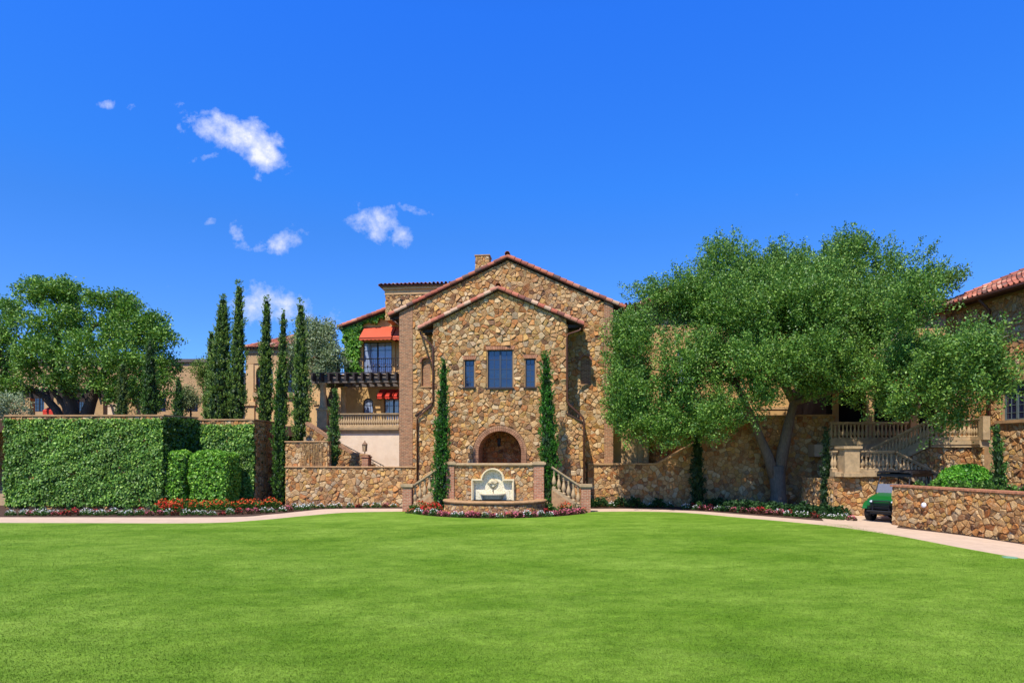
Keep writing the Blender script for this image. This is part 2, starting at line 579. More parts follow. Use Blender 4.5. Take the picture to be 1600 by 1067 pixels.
def quads_mesh(name, V, C, material, parent=None, loc=None):
    """V: (N,4,3) quads, C: (N,3)"""
    N = len(V)
    me = bpy.data.meshes.new(name)
    me.vertices.add(N * 4); me.loops.add(N * 4); me.polygons.add(N)
    me.vertices.foreach_set('co', V.astype(np.float32).ravel())
    me.loops.foreach_set('vertex_index', np.arange(N * 4, dtype=np.int32))
    me.polygons.foreach_set('loop_start', np.arange(0, N * 4, 4, dtype=np.int32))
    me.polygons.foreach_set('loop_total', np.full(N, 4, dtype=np.int32))
    me.materials.append(MATS[material])
    at = me.color_attributes.new('tint', 'FLOAT_COLOR', 'CORNER')
    cc = np.repeat(np.hstack([C, np.ones((N, 1))]).astype(np.float32), 4, axis=0)
    at.data.foreach_set('color', cc.ravel())
    me.update(calc_edges=True)
    o = bpy.data.objects.new(name, me)
    COL.objects.link(o)
    if parent: o.parent = parent
    if loc is not None: o.location = loc
    return o


def unit(a):
    return a / np.maximum(np.linalg.norm(a, axis=-1, keepdims=True), 1e-9)


def leaf_quads(c, d, L, Wd):
    """diamond leaves centred c, long axis d"""
    N = len(c)
    r = R.normal(size=(N, 3))
    s_ = unit(np.cross(d, r))
    L = (np.full(N, L) if np.isscalar(L) else L)[:, None] * R.uniform(0.7, 1.25, (N, 1))
    Wd = (np.full(N, Wd) if np.isscalar(Wd) else Wd)[:, None] * R.uniform(0.7, 1.25, (N, 1))
    d = unit(d)
    return np.stack([c - d * L / 2, c + s_ * Wd / 2 - d * L * 0.05, c + d * L / 2, c - s_ * Wd / 2 - d * L * 0.05], axis=1)


def tints(N, base, var=0.18, alt=None, altp=0.15):
    b = np.array(base)[None, :] * np.ones((N, 1))
    if alt is not None:
        k = R.random(N) < altp
        b[k] = np.array(alt)
    f = R.uniform(1 - var, 1 + var, (N, 1))
    hue = R.uniform(-0.08, 0.08, (N, 1)) * np.array([[1, 0.2, -0.3]])
    return np.clip(b * f * (1 + hue), 0, 1)


# ------------------------------------------------------------------ fieldstone: real stones over a mortar bed
PAL = [(S(206, 162, 106), 3.2), (S(216, 180, 128), 3.0), (S(194, 150, 100), 3.0), (S(220, 192, 148), 1.8), (S(186, 124, 74), 1.4),
       (S(164, 122, 84), 1.2), (S(136, 100, 74), .5), (S(202, 142, 82), 1.8), (S(182, 158, 126), 1.0), (S(212, 168, 98), 2.2)]
PC = np.array([p[0] for p in PAL]); PW = np.array([p[1] for p in PAL]); PW = PW / PW.sum()


def clip_half(poly, nx, ny, d):
    """keep nx*x+ny*y <= d"""
    out = []
    L = len(poly)
    for i in range(L):
        p = poly[i]; q = poly[(i + 1) % L]
        a = nx * p[0] + ny * p[1] - d; b = nx * q[0] + ny * q[1] - d
        if a <= 0: out.append(p)
        if (a < 0 < b) or (b < 0 < a):
            t = a / (a - b)
            out.append((p[0] + (q[0] - p[0]) * t, p[1] + (q[1] - p[1]) * t))
    return out


def edges_out(poly):
    """edges of a convex polygon with outward normals"""
    cx = sum(p[0] for p in poly) / len(poly); cy = sum(p[1] for p in poly) / len(poly)
    E = []
    for i in range(len(poly)):
        p = poly[i]; q = poly[(i + 1) % len(poly)]
        nx, ny = q[1] - p[1], p[0] - q[0]
        l = math.hypot(nx, ny)
        if l < 1e-6: continue
        nx /= l; ny /= l
        if (cx - p[0]) * nx + (cy - p[1]) * ny > 0: nx, ny = -nx, -ny
        E.append((nx, ny, nx * p[0] + ny * p[1]))
    return E


def stones(mb, outline, O, U, V, N, size=0.27, cuts=(), depth=0.06, m=1, drop=0.22, wet=1.0, seed=None, gap=0.006, bias=None):
    """outline: convex polygon (x,z); O,U,V,N: 3-D origin, x axis, up axis, outward normal"""
    rg = np.random.default_rng(seed if seed is not None else 11)
    size *= 0.70
    depth *= .85
    O, U, V, N = (np.array(a, float) for a in (O, U, V, N))
    Eo = edges_out(outline); Ec = [edges_out(c) for c in cuts]
    x0 = min(p[0] for p in outline); x1 = max(p[0] for p in outline)
    z0 = min(p[1] for p in outline); z1 = max(p[1] for p in outline)
    sx, sz = size * 1.12, size * 0.88
    nx, nz = int((x1 - x0) / sx) + 3, int((z1 - z0) / sz) + 3
    grid = {}
    for i in range(-1, nx):
        for j in range(-1, nz):
            if rg.random() < drop: continue
            x = x0 + (i + 0.5 * (j % 2) + rg.uniform(-.46, .46)) * sx
            z = z0 + (j + rg.uniform(-.46, .46)) * sz
            if any(all(e[0] * x + e[1] * z < e[2] for e in C) for C in Ec): continue
            grid[(i, j)] = (x, z)
    for (i, j), (x, z) in grid.items():
        if any(e[0] * x + e[1] * z > e[2] + size for e in Eo): continue
        r = size * 1.9
        poly = [(x - r, z - r), (x + r, z - r), (x + r, z + r), (x - r, z + r)]
        for di in range(-3, 4):
            for dj in range(-3, 4):
                q = grid.get((i + di, j + dj))
                if q is None or (di == 0 and dj == 0): continue
                a, b = q[0] - x, q[1] - z
                l = math.hypot(a, b)
                if l < 1e-5: continue
                a /= l; b /= l
                poly = clip_half(poly, a, b, a * (x + q[0]) / 2 + b * (z + q[1]) / 2)
                if len(poly) < 3: break
            if len(poly) < 3: break
        for e in Eo:
            if len(poly) < 3: break
            poly = clip_half(poly, *e)
        for C in Ec:
            if len(poly) < 3: break
            best = max(C, key=lambda e: e[0] * x + e[1] * z - e[2])
            poly = clip_half(poly, -best[0], -best[1], -best[2])
        if len(poly) < 3: continue
        cx = sum(p[0] for p in poly) / len(poly); cz = sum(p[1] for p in poly) / len(poly)
        # roughen outline
        pp = []
        L = len(poly)
        for k in range(L):
            p = poly[k]; q = poly[(k + 1) % L]
            el = math.hypot(p[0] - q[0], p[1] - q[1])
            if el < 0.02: 
                continue
            f = rg.uniform(0.90, 1.0)
            pp.append((cx + (p[0] - cx) * f, cz + (p[1] - cz) * f))
            if el > 0.09:
                t = rg.uniform(.35, .65); f = rg.uniform(0.90, 1.03)
                mx, mz = p[0] + (q[0] - p[0]) * t, p[1] + (q[1] - p[1]) * t
                pp.append((cx + (mx - cx) * f, cz + (mz - cz) * f))
        if len(pp) < 3: continue
        rad = sum(math.hypot(p[0] - cx, p[1] - cz) for p in pp) / len(pp)
        if rad < 0.03: continue
        g_ = max(0.3, 1 - gap / rad)
        h = depth * rg.uniform(0.45, 1.1)
        tx, tz = rg.normal(0, 0.22), rg.normal(0, 0.22)
        s2 = rg.uniform(0.70, 0.88)
        n = len(pp); verts = []
        for (a, b) in pp:
            a = cx + (a - cx) * g_; b = cz + (b - cz) * g_
            verts.append(O + U * a + V * b - N * 0.004)
        for (a, b) in pp:
            a = cx + (a - cx) * g_ * .985; b = cz + (b - cz) * g_ * .985
            hh = max(0.012, h * 0.55 + (tx * (a - cx) + tz * (b - cz)) * .8)
            verts.append(O + U * a + V * b + N * hh)
        ox, oz = rg.uniform(-.1, .1, 2) * rad
        for (a, b) in pp:
            a = cx + ox + (a - cx) * g_ * s2; b = cz + oz + (b - cz) * g_ * s2
            hh = max(0.02, h + tx * (a - cx) + tz * (b - cz))
            verts.append(O + U * a + V * b + N * hh)
        F = []
        for k in range(n):
            k2 = (k + 1) % n
            F.append((k, k2, n + k2, n + k)); F.append((n + k, n + k2, 2 * n + k2, 2 * n + k))
        F.append(tuple(2 * n + k for k in range(n)))
        col = PC[rg.choice(len(PC), p=PW)] * rg.uniform(0.78, 1.06) * wet * np.array([.95, .90, .84])
        if bias is not None: col = col * np.array(bias)
        mb.add(verts, F, m, tuple(np.clip(col, 0, .85)))


def arch_poly(cx, zs, r, zb, n=14, half=None):
    """opening outline: jambs to zb, semicircle radius r sprung at zs"""
    pts = [(cx - r, zb), (cx + r, zb)]
    for k in range(n + 1):
        t = math.pi * k / n
        pts.append((cx + r * math.cos(t), zs + r * math.sin(t)))
    return pts


def voussoirs(mb, cx, zs, r0, r1, y0, y1, n=26, a0=0.0, a1=math.pi, m=0, base=(0.34, 0.14, 0.08)):
    for k in range(n):
        t0 = a0 + (a1 - a0) * (k + 0.06) / n; t1 = a0 + (a1 - a0) * (k + 0.94) / n
        f = random.uniform(.75, 1.2)
        pts = [(cx + r0 * math.cos(t0), zs + r0 * math.sin(t0)), (cx + r1 * math.cos(t0), zs + r1 * math.sin(t0)),
               (cx + r1 * math.cos(t1), zs + r1 * math.sin(t1)), (cx + r0 * math.cos(t1), zs + r0 * math.sin(t1))]
        mb.prism(pts, y0 + random.uniform(-.006, .006), y1, m, tuple(b * f for b in base))


TC = [S(198, 104, 66), S(184, 88, 54), S(210, 132, 94), S(170, 88, 62), S(214, 166, 126), S(140, 76, 56), S(188, 100, 60), S(120, 84, 68)]


def tcol():
    c = random.choice(TC); f = random.uniform(.78, 1.08)
    g_ = sum(c) / 3
    return tuple((x * .84 + g_ * .16) * f for x in c)


def barrel(mb, p0, p1, up, r0=0.10, r1=0.085, seg=7, m=0, c=None, th=0.016):
    """half-round tile, open end at p0 (lower end)"""
    p0 = Vector(p0); p1 = Vector(p1); d = (p1 - p0).normalized(); up = Vector(up)
    s_ = d.cross(up).normalized(); up = s_.cross(d).normalized()
    V = []
    for (p, r) in ((p0, r0), (p1, r1)):
        for rr in (r, r - th):
            for k in range(seg + 1):
                t = math.pi * k / seg
                V.append(p + s_ * math.cos(t) * rr + up * math.sin(t) * rr)
    n = seg + 1; F = []
    for k in range(seg):
        F.append((k, k + 1, 2 * n + k + 1, 2 * n + k))            # outer
        F.append((n + k + 1, n + k, 3 * n + k, 3 * n + k + 1))    # inner
        F.append((k, n + k, n + k + 1, k + 1))                    # lower lip
    mb.add(V, F, m, c or tcol())


def tile_run(mb, a, b, up, r=0.12, step=0.36, m=0):
    a = Vector(a); b = Vector(b); L = (b - a).length; d = (b - a).normalized(); n = max(1, int(round(L / step)))
    up = Vector(up)
    for k in range(n):
        q0 = a + d * (L * k / n - 0.03); q1 = a + d * (L * (k + 1) / n + 0.05)
        j = random.uniform(-.008, .008)
        barrel(mb, q0 + up * (0.028 + j), q1 + up * (0.0 + j), up, r * 1.04, r * 0.9, m=m)


def tile_roof(mb, a, b, c, d, pitch=0.25, r=0.085, step=0.38, m=0):
    """a->b eave, d->c ridge above it. tiles run from eave to ridge"""
    a, b, c, d = (Vector(v) for v in (a, b, c, d))
    up = (b - a).cross(d - a).normalized()
    if up.z < 0: up = -up
    n = max(1, int((b - a).length / pitch))
    for k in range(n):
        t = (k + .5) / n
        p = a.lerp(b, t); q = d.lerp(c, t)
        L = (q - p).length
        if L < 0.2: continue
        nn = max(1, int(L / step)); dd = (q - p).normalized()
        for i in range(nn):
            q0 = p + dd * (L * i / nn - .03); q1 = p + dd * (L * (i + 1) / nn + .04)
            barrel(mb, q0 + up * (0.03 + random.uniform(-.006, .006)), q1, up, r * 1.05, r * .9, seg=6, m=m)
    # pan course between the barrels: closed sheet just below
    mb.add([a - up * .0, b - up * .0, c - up * .0, d - up * .0], [(0, 1, 2, 3)], m, S(120, 66, 46))


BAL = [(0.075, 0.0), (0.075, 0.06), (0.035, 0.075), (0.045, 0.11), (0.072, 0.20), (0.082, 0.28), (0.06, 0.40), (0.036, 0.52), (0.03, 0.60),
       (0.045, 0.64), (0.034, 0.68), (0.06, 0.72), (0.06, 0.78)]


def balustrade(root, p0, p1, n, hb=0.72, mt='cast_stone', rail=0.12, fat=1.0, plinth=0.12, post_end=()):
    """p0,p1: base points (x,y,z local). plinth, balusters, rail"""
    p0 = Vector(p0); p1 = Vector(p1)
    mb = MB(); d = p1 - p0
    up = Vector((0, 0, 1))
    mb.obox(p0 + up * plinth / 2, p1 + up * plinth / 2, 0.24, plinth)
    mb.build('plinth', mt, root)
    mb = MB()
    z = plinth + hb
    mb.obox(p0 + up * (z + rail * .28), p1 + up * (z + rail * .28), 0.20, rail * .5)
    mb.obox(p0 + up * (z + rail * .75), p1 + up * (z + rail * .75), 0.28, rail * .5)
    mb.build('handrail', mt, root)
    b = MB()
    k = hb / 0.78
    b.lathe([(r * fat, zz * k) for r, zz in BAL], seg=10)
    me = b.mesh('baluster', mt)
    me.polygons.foreach_set('use_smooth', [True] * len(me.polygons))
    for i in range(n):
        t = (i + .5) / n
        o = bpy.data.objects.new('baluster', me)
        COL.objects.link(o); o.parent = root
        o.location = p0 + d * t + up * (plinth - .01)


def window(root, x0, x1, z0, z1, y, mullx=2, rows=4, cols=2, mt='frame_slate', glass='glass_dark', arched=False, name='window'):
    """casement: frame with leaves, glazing bars as part of the frame, pane as sub-part. y = plane of the frame front"""
    mb = MB(); t = 0.06
    w = x1 - x0; h = z1 - z0
    if arched:
        r = w / 2; cx = (x0 + x1) / 2; zs = z1 - r
        outer = arch_poly(cx, zs, r, z0); inner = arch_poly(cx, zs, r - t, z0 + t)
        mb.prism(outer, y, y + .06, holes=[inner])
    else:
        mb.prism([(x0, z0), (x1, z0), (x1, z1), (x0, z1)], y, y + .07, holes=[[(x0 + t, z0 + t), (x1 - t, z0 + t), (x1 - t, z1 - t), (x0 + t, z1 - t)]])
    for k in range(1, mullx):
        xm = x0 + w * k / mullx
        mb.box(xm - .045, xm + .045, y - .01, y + .055, z0 + t, z1 - t)
    tot = mullx * cols
    for k in range(1, tot):
        if k % cols == 0: continue
        xm = x0 + w * k / tot
        mb.box(xm - .012, xm + .012, y + .012, y + .05, z0 + t, z1 - t)
    for k in range(1, rows):
        zz = z0 + h * k / rows
        mb.box(x0 + t, x1 - t, y + .016, y + .046, zz - .012, zz + .012)
    fr = mb.build(name, mt, root)
    g = MB()
    if arched:
        g.prism(arch_poly((x0 + x1) / 2, z1 - w / 2, w / 2 - .02, z0 + .02), y + .035, y + .05)
    else:
        g.box(x0 + .02, x1 - .02, y + .032, y + .05, z0 + .02, z1 - .02)
    g.build('pane', glass, fr)
    return fr

# ------------------------------------------------------------------ ground, path, lawn
def flat(name, pts, z, material, thick=0.0):
    mb = MB()
    tris = tessellate_polygon([[Vector((p[0], p[1], 0)) for p in pts]])
    mb.add([(p[0], p[1], z) for p in pts], [tuple(t) for t in tris])
    if thick:
        n = len(pts)
        mb.add([(p[0], p[1], z) for p in pts] + [(p[0], p[1], z - thick) for p in pts], [(i, (i + 1) % n, n + (i + 1) % n, n + i) for i in range(n)])
    o = mb.build(name, material)
    me = o.data
    import bmesh
    bm = bmesh.new(); bm.from_mesh(me); bmesh.ops.recalc_face_normals(bm, faces=bm.faces)
    if thick == 0:
        for f in bm.faces:
            if f.normal.z < 0: f.normal_flip()
    bm.to_mesh(me); bm.free()
    return o


tag(flat('ground', [(-600, -60), (600, -60), (600, 900), (-600, 900)], 0.0, 'soil'), None, None, kind='structure')


def smooth_px(pts, n=6):
    P = [np.array(ground(*p)) for p in pts]; out = []
    for i in range(len(P) - 1):
        p0, p1, p2, p3 = P[max(i - 1, 0)], P[i], P[i + 1], P[min(i + 2, len(P) - 1)]
        for k in range(n):
            t = k / n
            out.append(tuple(0.5 * ((2 * p1) + (-p0 + p2) * t + (2 * p0 - 5 * p1 + 4 * p2 - p3) * t * t + (-p0 + 3 * p1 - 3 * p2 + p3) * t ** 3)))
    out.append(tuple(P[-1]))
    return out


lawn_l = smooth_px([(-900, 818), (0, 818), (300, 818.5), (400, 814), (480, 806.5), (545, 801.5), (632, 800)])
bed_edge = smooth_px([(632, 800), (650, 804.5), (700, 809), (780, 811), (860, 808.5), (905, 804.5), (925, 800.5)])
lawn_r = smooth_px([(925, 800.5), (1000, 800), (1070, 802), (1150, 809), (1250, 818), (1320, 826), (1400, 838), (1500, 857), (1600, 875)])
lawn_pts = lawn_l + bed_edge[1:] + lawn_r[1:] + [(12.6, 11), (12.9, 5), (12.9, -30), (-60, -30)]
lawn = tag(flat('lawn', lawn_pts, 0.035, 'turf', 0.034), None, None, kind='structure')
pl = smooth_px([(-900, 808), (0, 808), (340, 808), (420, 804), (480, 798), (520, 795), (632, 794.5)])
path_pts = pl + [ground(636, 803)] + [ground(*p) for p in ((545, 806), (480, 811), (400, 819), (300, 823), (0, 823), (-900, 823))]
tag(flat('path', path_pts, 0.008, 'path'), None, None, kind='structure')
pr = smooth_px([(922, 795), (1000, 795), (1090, 798.5), (1150, 803), (1250, 811), (1310, 816), (1395, 824), (1500, 836), (1600, 851)])
path_pts = pr + [(15.9, 13), (16.5, 5), (16.5, -30), (12.0, -30), (12.0, 11)] + [ground(*p) for p in ((1590, 880), (1500, 864), (1400, 845), (1320, 832), (1250, 824), (1150, 815), (1060, 807), (1000, 805), (922, 804))]
tag(flat('path', path_pts, 0.008, 'path'), None, None, kind='structure')
tag(flat('path', [ground(1290, 818), ground(1400, 826), (15.0, 24.6), (19.5, 27.2), (19.5, 30.5), (14.0, 29.5)], 0.012, 'path'), None, None, kind='structure')
def grass_blades():
    n = 430000
    y = 6.3 + 17.0 * R.uniform(0, 1, n) ** 1.25; x = R.uniform(-.86, .86, n) * y
    k = (x < 12.0) & (y < 23.2); x, y = x[k], y[k]; n = len(x)
    a = R.uniform(0, 2 * math.pi, n); h = R.uniform(.008, .020, n); w_ = R.uniform(.003, .006, n)
    lean = R.uniform(.2, 1.1, n) * h; b = R.uniform(0, 2 * math.pi, n)
    z = np.full(n, .034)
    p = np.stack([x, y, z], 1)
    s_ = np.stack([np.cos(a) * w_, np.sin(a) * w_, np.zeros(n)], 1)
    tip = p + np.stack([np.cos(b) * lean, np.sin(b) * lean, h], 1)
    V = np.stack([p - s_, p + s_, tip + s_ * .25, tip - s_ * .25], 1)
    o = quads_mesh('grass', V, np.ones((n, 3)), 'turf')
    tag(o, 'short mown grass blades covering the near part of the lawn', 'grass', kind='stuff')


grass_blades()
lb = MB(); lb.lathe([(0.16, 0), (0.16, 0.012), (0.12, 0.018)], *ground(1578, 873), 0.035, seg=16)
tag(lb.build('valve_cover', 'lid_green'), 'small pale round valve cover set flush in the grass near the right path', 'valve cover')

# upper terraces behind the retaining walls
def terrace(name, pts, z, material='paving'):
    return tag(flat(name, pts, z, material, 0.6), None, None, kind='structure')


terrace('terrace_ground', [(-70, 31.2), (-24.3, 31.2), (-16.95, 31.2), (-16.95, 34.9), (-13.9, 34.9), (-13.9, 37.4), (-12.6, 37.4), (-12.6, 42), (-12.6, 90), (-70, 90)], 4.30, 'soil')
terrace('garden_ground', [(-11.2, 33.2), (-4.8, 33.2), (-4.8, 38.2), (-12.5, 38.2)], 1.85, 'soil')
terrace('deck_ground', [(-12.5, 38.45), (-4.5, 37.7), (-4.5, 48), (-12.5, 48)], 4.35, 'paving')
terrace('deck_ground', [(6.3, 33.6), (30, 33.6), (30, 60), (6.3, 60)], 4.2, 'soil')
terrace('deck_ground', [(14.7, 31.1), (24, 28.4), (24, 33.5), (14.7, 33.5)], 3.1, 'paving')


# ------------------------------------------------------------------ the gabled stone house
HF = Fr(781, 31.5, 6)
house = fthing('stone_house', 'large gabled fieldstone house with a projecting stone bay, brick corners and clay tile roofs', 'house', HF)
WM = 1.5   # main gable set back behind the bay


def P(px, py, w=0.0): return HF.p2(px, py, w)


# main gable wall
mL, mR = HF.x(625, WM), HF.x(957, WM)
mAp = P(795, 407, WM); eL = P(625, 487, WM)[1]; eR = P(957, 478, WM)[1]
mAp = (HF.x(793.5, WM), mAp[1])
main_out = [(mL, 0), (mR, 0), (mR, eR), mAp, (mL, eL)]
archL = (HF.x(665.5, WM), P(665, 566, WM)[1], .235, P(665, 603, WM)[1])
archR = (HF.x(915, WM), P(915, 563, WM)[1], .235, P(915, 600, WM)[1])
mb = MB()
mb.prism(main_out, WM, WM + .35, holes=[arch_poly(*a) for a in (archL, archR)], hm=2)
qL, qR = HF.x(645, WM), HF.x(944, WM)
cuts = [arch_poly(a[0], a[1], a[2] + .02, a[3] - .03) for a in (archL, archR)]
cuts += [[(mL - 1, -1), (qL, -1), (qL, 12), (mL - 1, 12)], [(qR, -1), (mR + 1, -1), (mR + 1, 12), (qR, 12)]]
# the part hidden by the bay needs no stones
bL, bR = HF.x(679, 0), HF.x(884, 0)
cuts += [[(bL + .5, -1), (bR - .4, -1), (bR - .4, 7.4), (0, 9.2), (bL + .5, 7.4)]]
stones(mb, main_out, (0, WM, 0), (1, 0, 0), (0, 0, 1), (0, -1, 0), 0.29, cuts, seed=3)
mb.build('gable_wall', ['mortar', 'stone', 'brick'], house)
mb = MB()
mb.box(mL - .03, qL, WM - .05, WM - .001, 0, eL + .12)
mb.prism([(mL - .03, eL + .12), (qL, eL + .12), (qL, eL + .12 + (qL - mL) * .44)], WM - .05, WM - .001)
mb.box(mL - .03, mL - .002, WM, WM + .34, 0, eL)
mb.build('brick_quoin', 'brick', house)
mb = MB()
mb.box(qR, mR + .03, WM - .05, WM - .001, 0, eR + .12)
mb.prism([(qR, eR + .12), (mR + .03, eR + .12), (qR, eR + .12 + (mR - qR) * .44)], WM - .05, WM - .001)
mb.box(mR + .002, mR + .03, WM, WM + .34, 0, eR)
mb.build('brick_quoin', 'brick', house)
for a in (archL, archR):
    mb = MB()
    mb.box(a[0] - .26, a[0] + .26, WM + .14, WM + .2, a[3] - .02, a[1] + .28, 0)
    voussoirs(mb, a[0], a[1], a[2], a[2] + .10, WM - .05, WM + .12, 11, m=1)
    mb.box(a[0] - .36, a[0] + .36, WM - .07, WM + .1, a[3] - .08, a[3] - .02, 2)
    mb.build('blind_arch', ['brick', 'voussoir', 'coping'], house)
# side and rear walls
mb = MB()
mb.box(mL, mL + .3, WM + .352, 12.5, 0, eL - .02); mb.box(mR - .3, mR, WM + .352, 12.5, 0, eR - .02); mb.box(mL + .302, mR - .302, 12.2, 12.5, 0, eL)
stones(mb, [(WM + .36, 0), (12.5, 0), (12.5, eR - .1), (WM + .36, eR - .1)], (mR, 0, 0), (0, 1, 0), (0, 0, 1), (1, 0, 0), 0.34, seed=8)
stones(mb, [(WM + .36, 0), (12.5, 0), (12.5, eL - .1), (WM + .36, eL - .1)], (mL, 0, 0), (0, 1, 0), (0, 0, 1), (-1, 0, 0), 0.34, seed=9)
mb.build('side_wall', ['mortar', 'stone'], house)


def gable_roof(parent, pl_, ap, pr_, y0, y1, name='roof', fascia=.10, tube_r=.118):
    """pl_, ap, pr_: (x,z) of the rake line (top of slab)"""
    mb = MB(); th = .13
    for (a, b) in ((pl_, ap), (ap, pr_)):
        dx, dz = b[0] - a[0], b[1] - a[1]; l = math.hypot(dx, dz); nx, nz = -dz / l, dx / l
        q = [a, b, (b[0] - nx * th, b[1] - nz * th), (a[0] - nx * th, a[1] - nz * th)]
        mb.prism(q, y0 + .02, y1, 1)
    o1 = (pl_[0], y0 + .12, pl_[1] + .02); o2 = (pl_[0], y1, pl_[1] + .02)
    tile_roof(mb, o2, o1, (ap[0], y0 + .12, ap[1] + .02), (ap[0], y1, ap[1] + .02))
    o1 = (pr_[0], y0 + .12, pr_[1] + .02); o2 = (pr_[0], y1, pr_[1] + .02)
    tile_roof(mb, o1, o2, (ap[0], y1, ap[1] + .02), (ap[0], y0 + .12, ap[1] + .02))
    r = mb.build(name, ['terracotta', 'soffit'], parent)
    mb = MB()
    for (e, s_) in ((pl_, -1), (pr_, 1)):
        d = Vector((ap[0] - e[0], 0, ap[1] - e[1])).normalized()
        up = Vector((-d.z * (1 if d.x > 0 else -1) * .75, -.75, abs(d.x) * .75))
        tile_run(mb, (e[0], y0 + .04, e[1] - .03), (ap[0], y0 + .04, ap[1] - .03), up, r=tube_r)
    barrel(mb, (ap[0], y0 - .12, ap[1] + .07), (ap[0], y0 + .4, ap[1] + .07), (0, 0, 1), .14, .12)
    tile_run(mb, (ap[0], y0 + .3, ap[1] + .06), (ap[0], y1, ap[1] + .06), (0, 0, 1), r=.13)
    mb.build('rake_tiles', 'terracotta', r)
    return r


A = P(795, 401, WM); A = (mAp[0], A[1])
r_main = gable_roof(house, P(609, 492, WM), A, P(976, 480, WM), WM - .14, 12.8)
# chimney on the left slope
mb = MB(); c0, c1 = HF.x(742, 4.0), HF.x(765, 4.0); ct = P(750, 398, 4.0)[1]
cb = P(750, 440, 4.0)[1]
mb.box(c0 + .04, c1 - .04, 4.04, 4.75, cb, ct - .06)
for (O, U, N, w_) in (((c0 + .04, 4.04, 0), (1, 0, 0), (0, -1, 0), c1 - c0 - .08), ((c1 - .04, 4.04, 0), (0, 1, 0), (1, 0, 0), .7), ((c0 + .04, 4.04, 0), (0, 1, 0), (-1, 0, 0), .7)):
    stones(mb, [(0, cb), (w_, cb), (w_, ct - .06), (0, ct - .06)], O, U, (0, 0, 1), N, .2, depth=.04, seed=21)
mb.box(c0 - .02, c1 + .02, 3.98, 4.81, ct - .06, ct, 2)
mb.box(c0 + .16, c1 - .16, 4.2, 4.6, ct, ct + .06, 2, )
mb.build('chimney', ['mortar', 'stone', 'coping'], house)

# front bay
fL, fR = HF.x(677), HF.x(885)
gL, gR = HF.x(650.5), HF.x(912.5)
fAp = (HF.x(779), P(779, 455)[1])
fe = P(677, 505)[1]; feR = P(885, 497)[1]
bzo, bzi = P(651, 650)[1], P(677, 631)[1]
bzoR, bziR = P(912, 662)[1], P(885, 647)[1]
slopeL = (fAp[1] - fe) / (fAp[0] - fL)
body = [(gL, 0), (gR, 0), (gR, bzoR), (fR, bziR), (fR, feR), fAp, (fL, fe), (fL, bzi), (gL, bzo)]
wins = [(HF.x(762), HF.x(801), P(780, 606)[1], P(780, 546.5)[1]), (HF.x(726), HF.x(741), P(733, 605)[1], P(733, 562)[1]), (HF.x(821), HF.x(836), P(828, 605)[1], P(828, 560)[1])]
nx_ = HF.x(781); nr = (HF.x(815) - HF.x(747)) / 2; nzs = P(781, 672.5)[1] - nr
niche = arch_poly(nx_, nzs, nr, 1.12)
mb = MB()
mb.prism(body, 0, WM - .002, holes=[[(a, c), (b, c), (b, d), (a, d)] for a, b, c, d in wins] + [niche], hm=2, back=False)
sl_ = (fAp[1] - fe) / (fAp[0] - fL); srr = (fAp[1] - feR) / (fR - fAp[0])
outl = [(gL, 0), (gR, 0), (gR, fAp[1] - srr * (gR - fAp[0])), fAp, (gL, fAp[1] - sl_ * (fAp[0] - gL))]
cuts = [[(a - .05, c - .07), (b + .05, c - .07), (b + .05, d + .18), (a - .05, d + .18)] for a, b, c, d in wins]
cuts += [arch_poly(nx_, nzs, nr + .25, -2)]
cuts += [[(gL - .5, bzo - .14), (gL, bzo), (fL, bzi), (fL, 12), (gL - .5, 12)], [(gR + .5, bzoR - .14), (gR, bzoR), (fR, bziR), (fR, 12), (gR + .5, 12)]]
cuts += [[(gL - 1, -1), (gR + 1, -1), (gR + 1, 0.5), (gL - 1, 0.5)]]
stones(mb, outl, (0, 0, 0), (1, 0, 0), (0, 0, 1), (0, -1, 0), 0.285, cuts, seed=4, depth=.065)
stones(mb, [(0.02, 0), (WM, 0), (WM, feR - .3), (0.02, feR - .3)], (fR, 0, 0), (0, 1, 0), (0, 0, 1), (1, 0, 0), 0.285, seed=14)
stones(mb, [(0.02, 0), (WM, 0), (WM, fe - .3), (0.02, fe - .3)], (fL, 0, 0), (0, 1, 0), (0, 0, 1), (-1, 0, 0), 0.285, seed=15)
stones(mb, [(0.02, 0), (WM, 0), (WM, bzoR), (0.02, bzoR)], (gR, 0, 0), (0, 1, 0), (0, 0, 1), (1, 0, 0), 0.285, seed=16)
# niche interior, back stones tinted darker for the shade in the recess
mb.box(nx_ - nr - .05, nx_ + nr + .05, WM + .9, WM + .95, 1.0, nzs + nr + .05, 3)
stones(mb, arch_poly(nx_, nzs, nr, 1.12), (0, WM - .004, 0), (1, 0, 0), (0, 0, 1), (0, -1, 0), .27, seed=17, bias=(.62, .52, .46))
for s_ in (-1, 1):
    mb.box(nx_ + s_ * nr - .02, nx_ + s_ * nr + .02, WM, WM + .9, 1.0, nzs, 3)
pts = [(nx_ + nr * math.cos(math.pi * k / 14), nzs + nr * math.sin(math.pi * k / 14)) for k in range(15)]
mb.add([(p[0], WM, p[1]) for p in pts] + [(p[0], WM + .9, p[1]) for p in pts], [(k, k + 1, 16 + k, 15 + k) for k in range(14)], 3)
mb.build('bay_wall', ['mortar', 'stone', 'brick', 'interior'], house)
mb = MB()
voussoirs(mb, nx_, nzs, nr - .02, nr + .12, -.075, .05, 34, m=0, base=S(166, 118, 86))
voussoirs(mb, nx_, nzs, nr + .13, nr + .235, -.06, .04, 38, m=0, base=S(172, 128, 94))
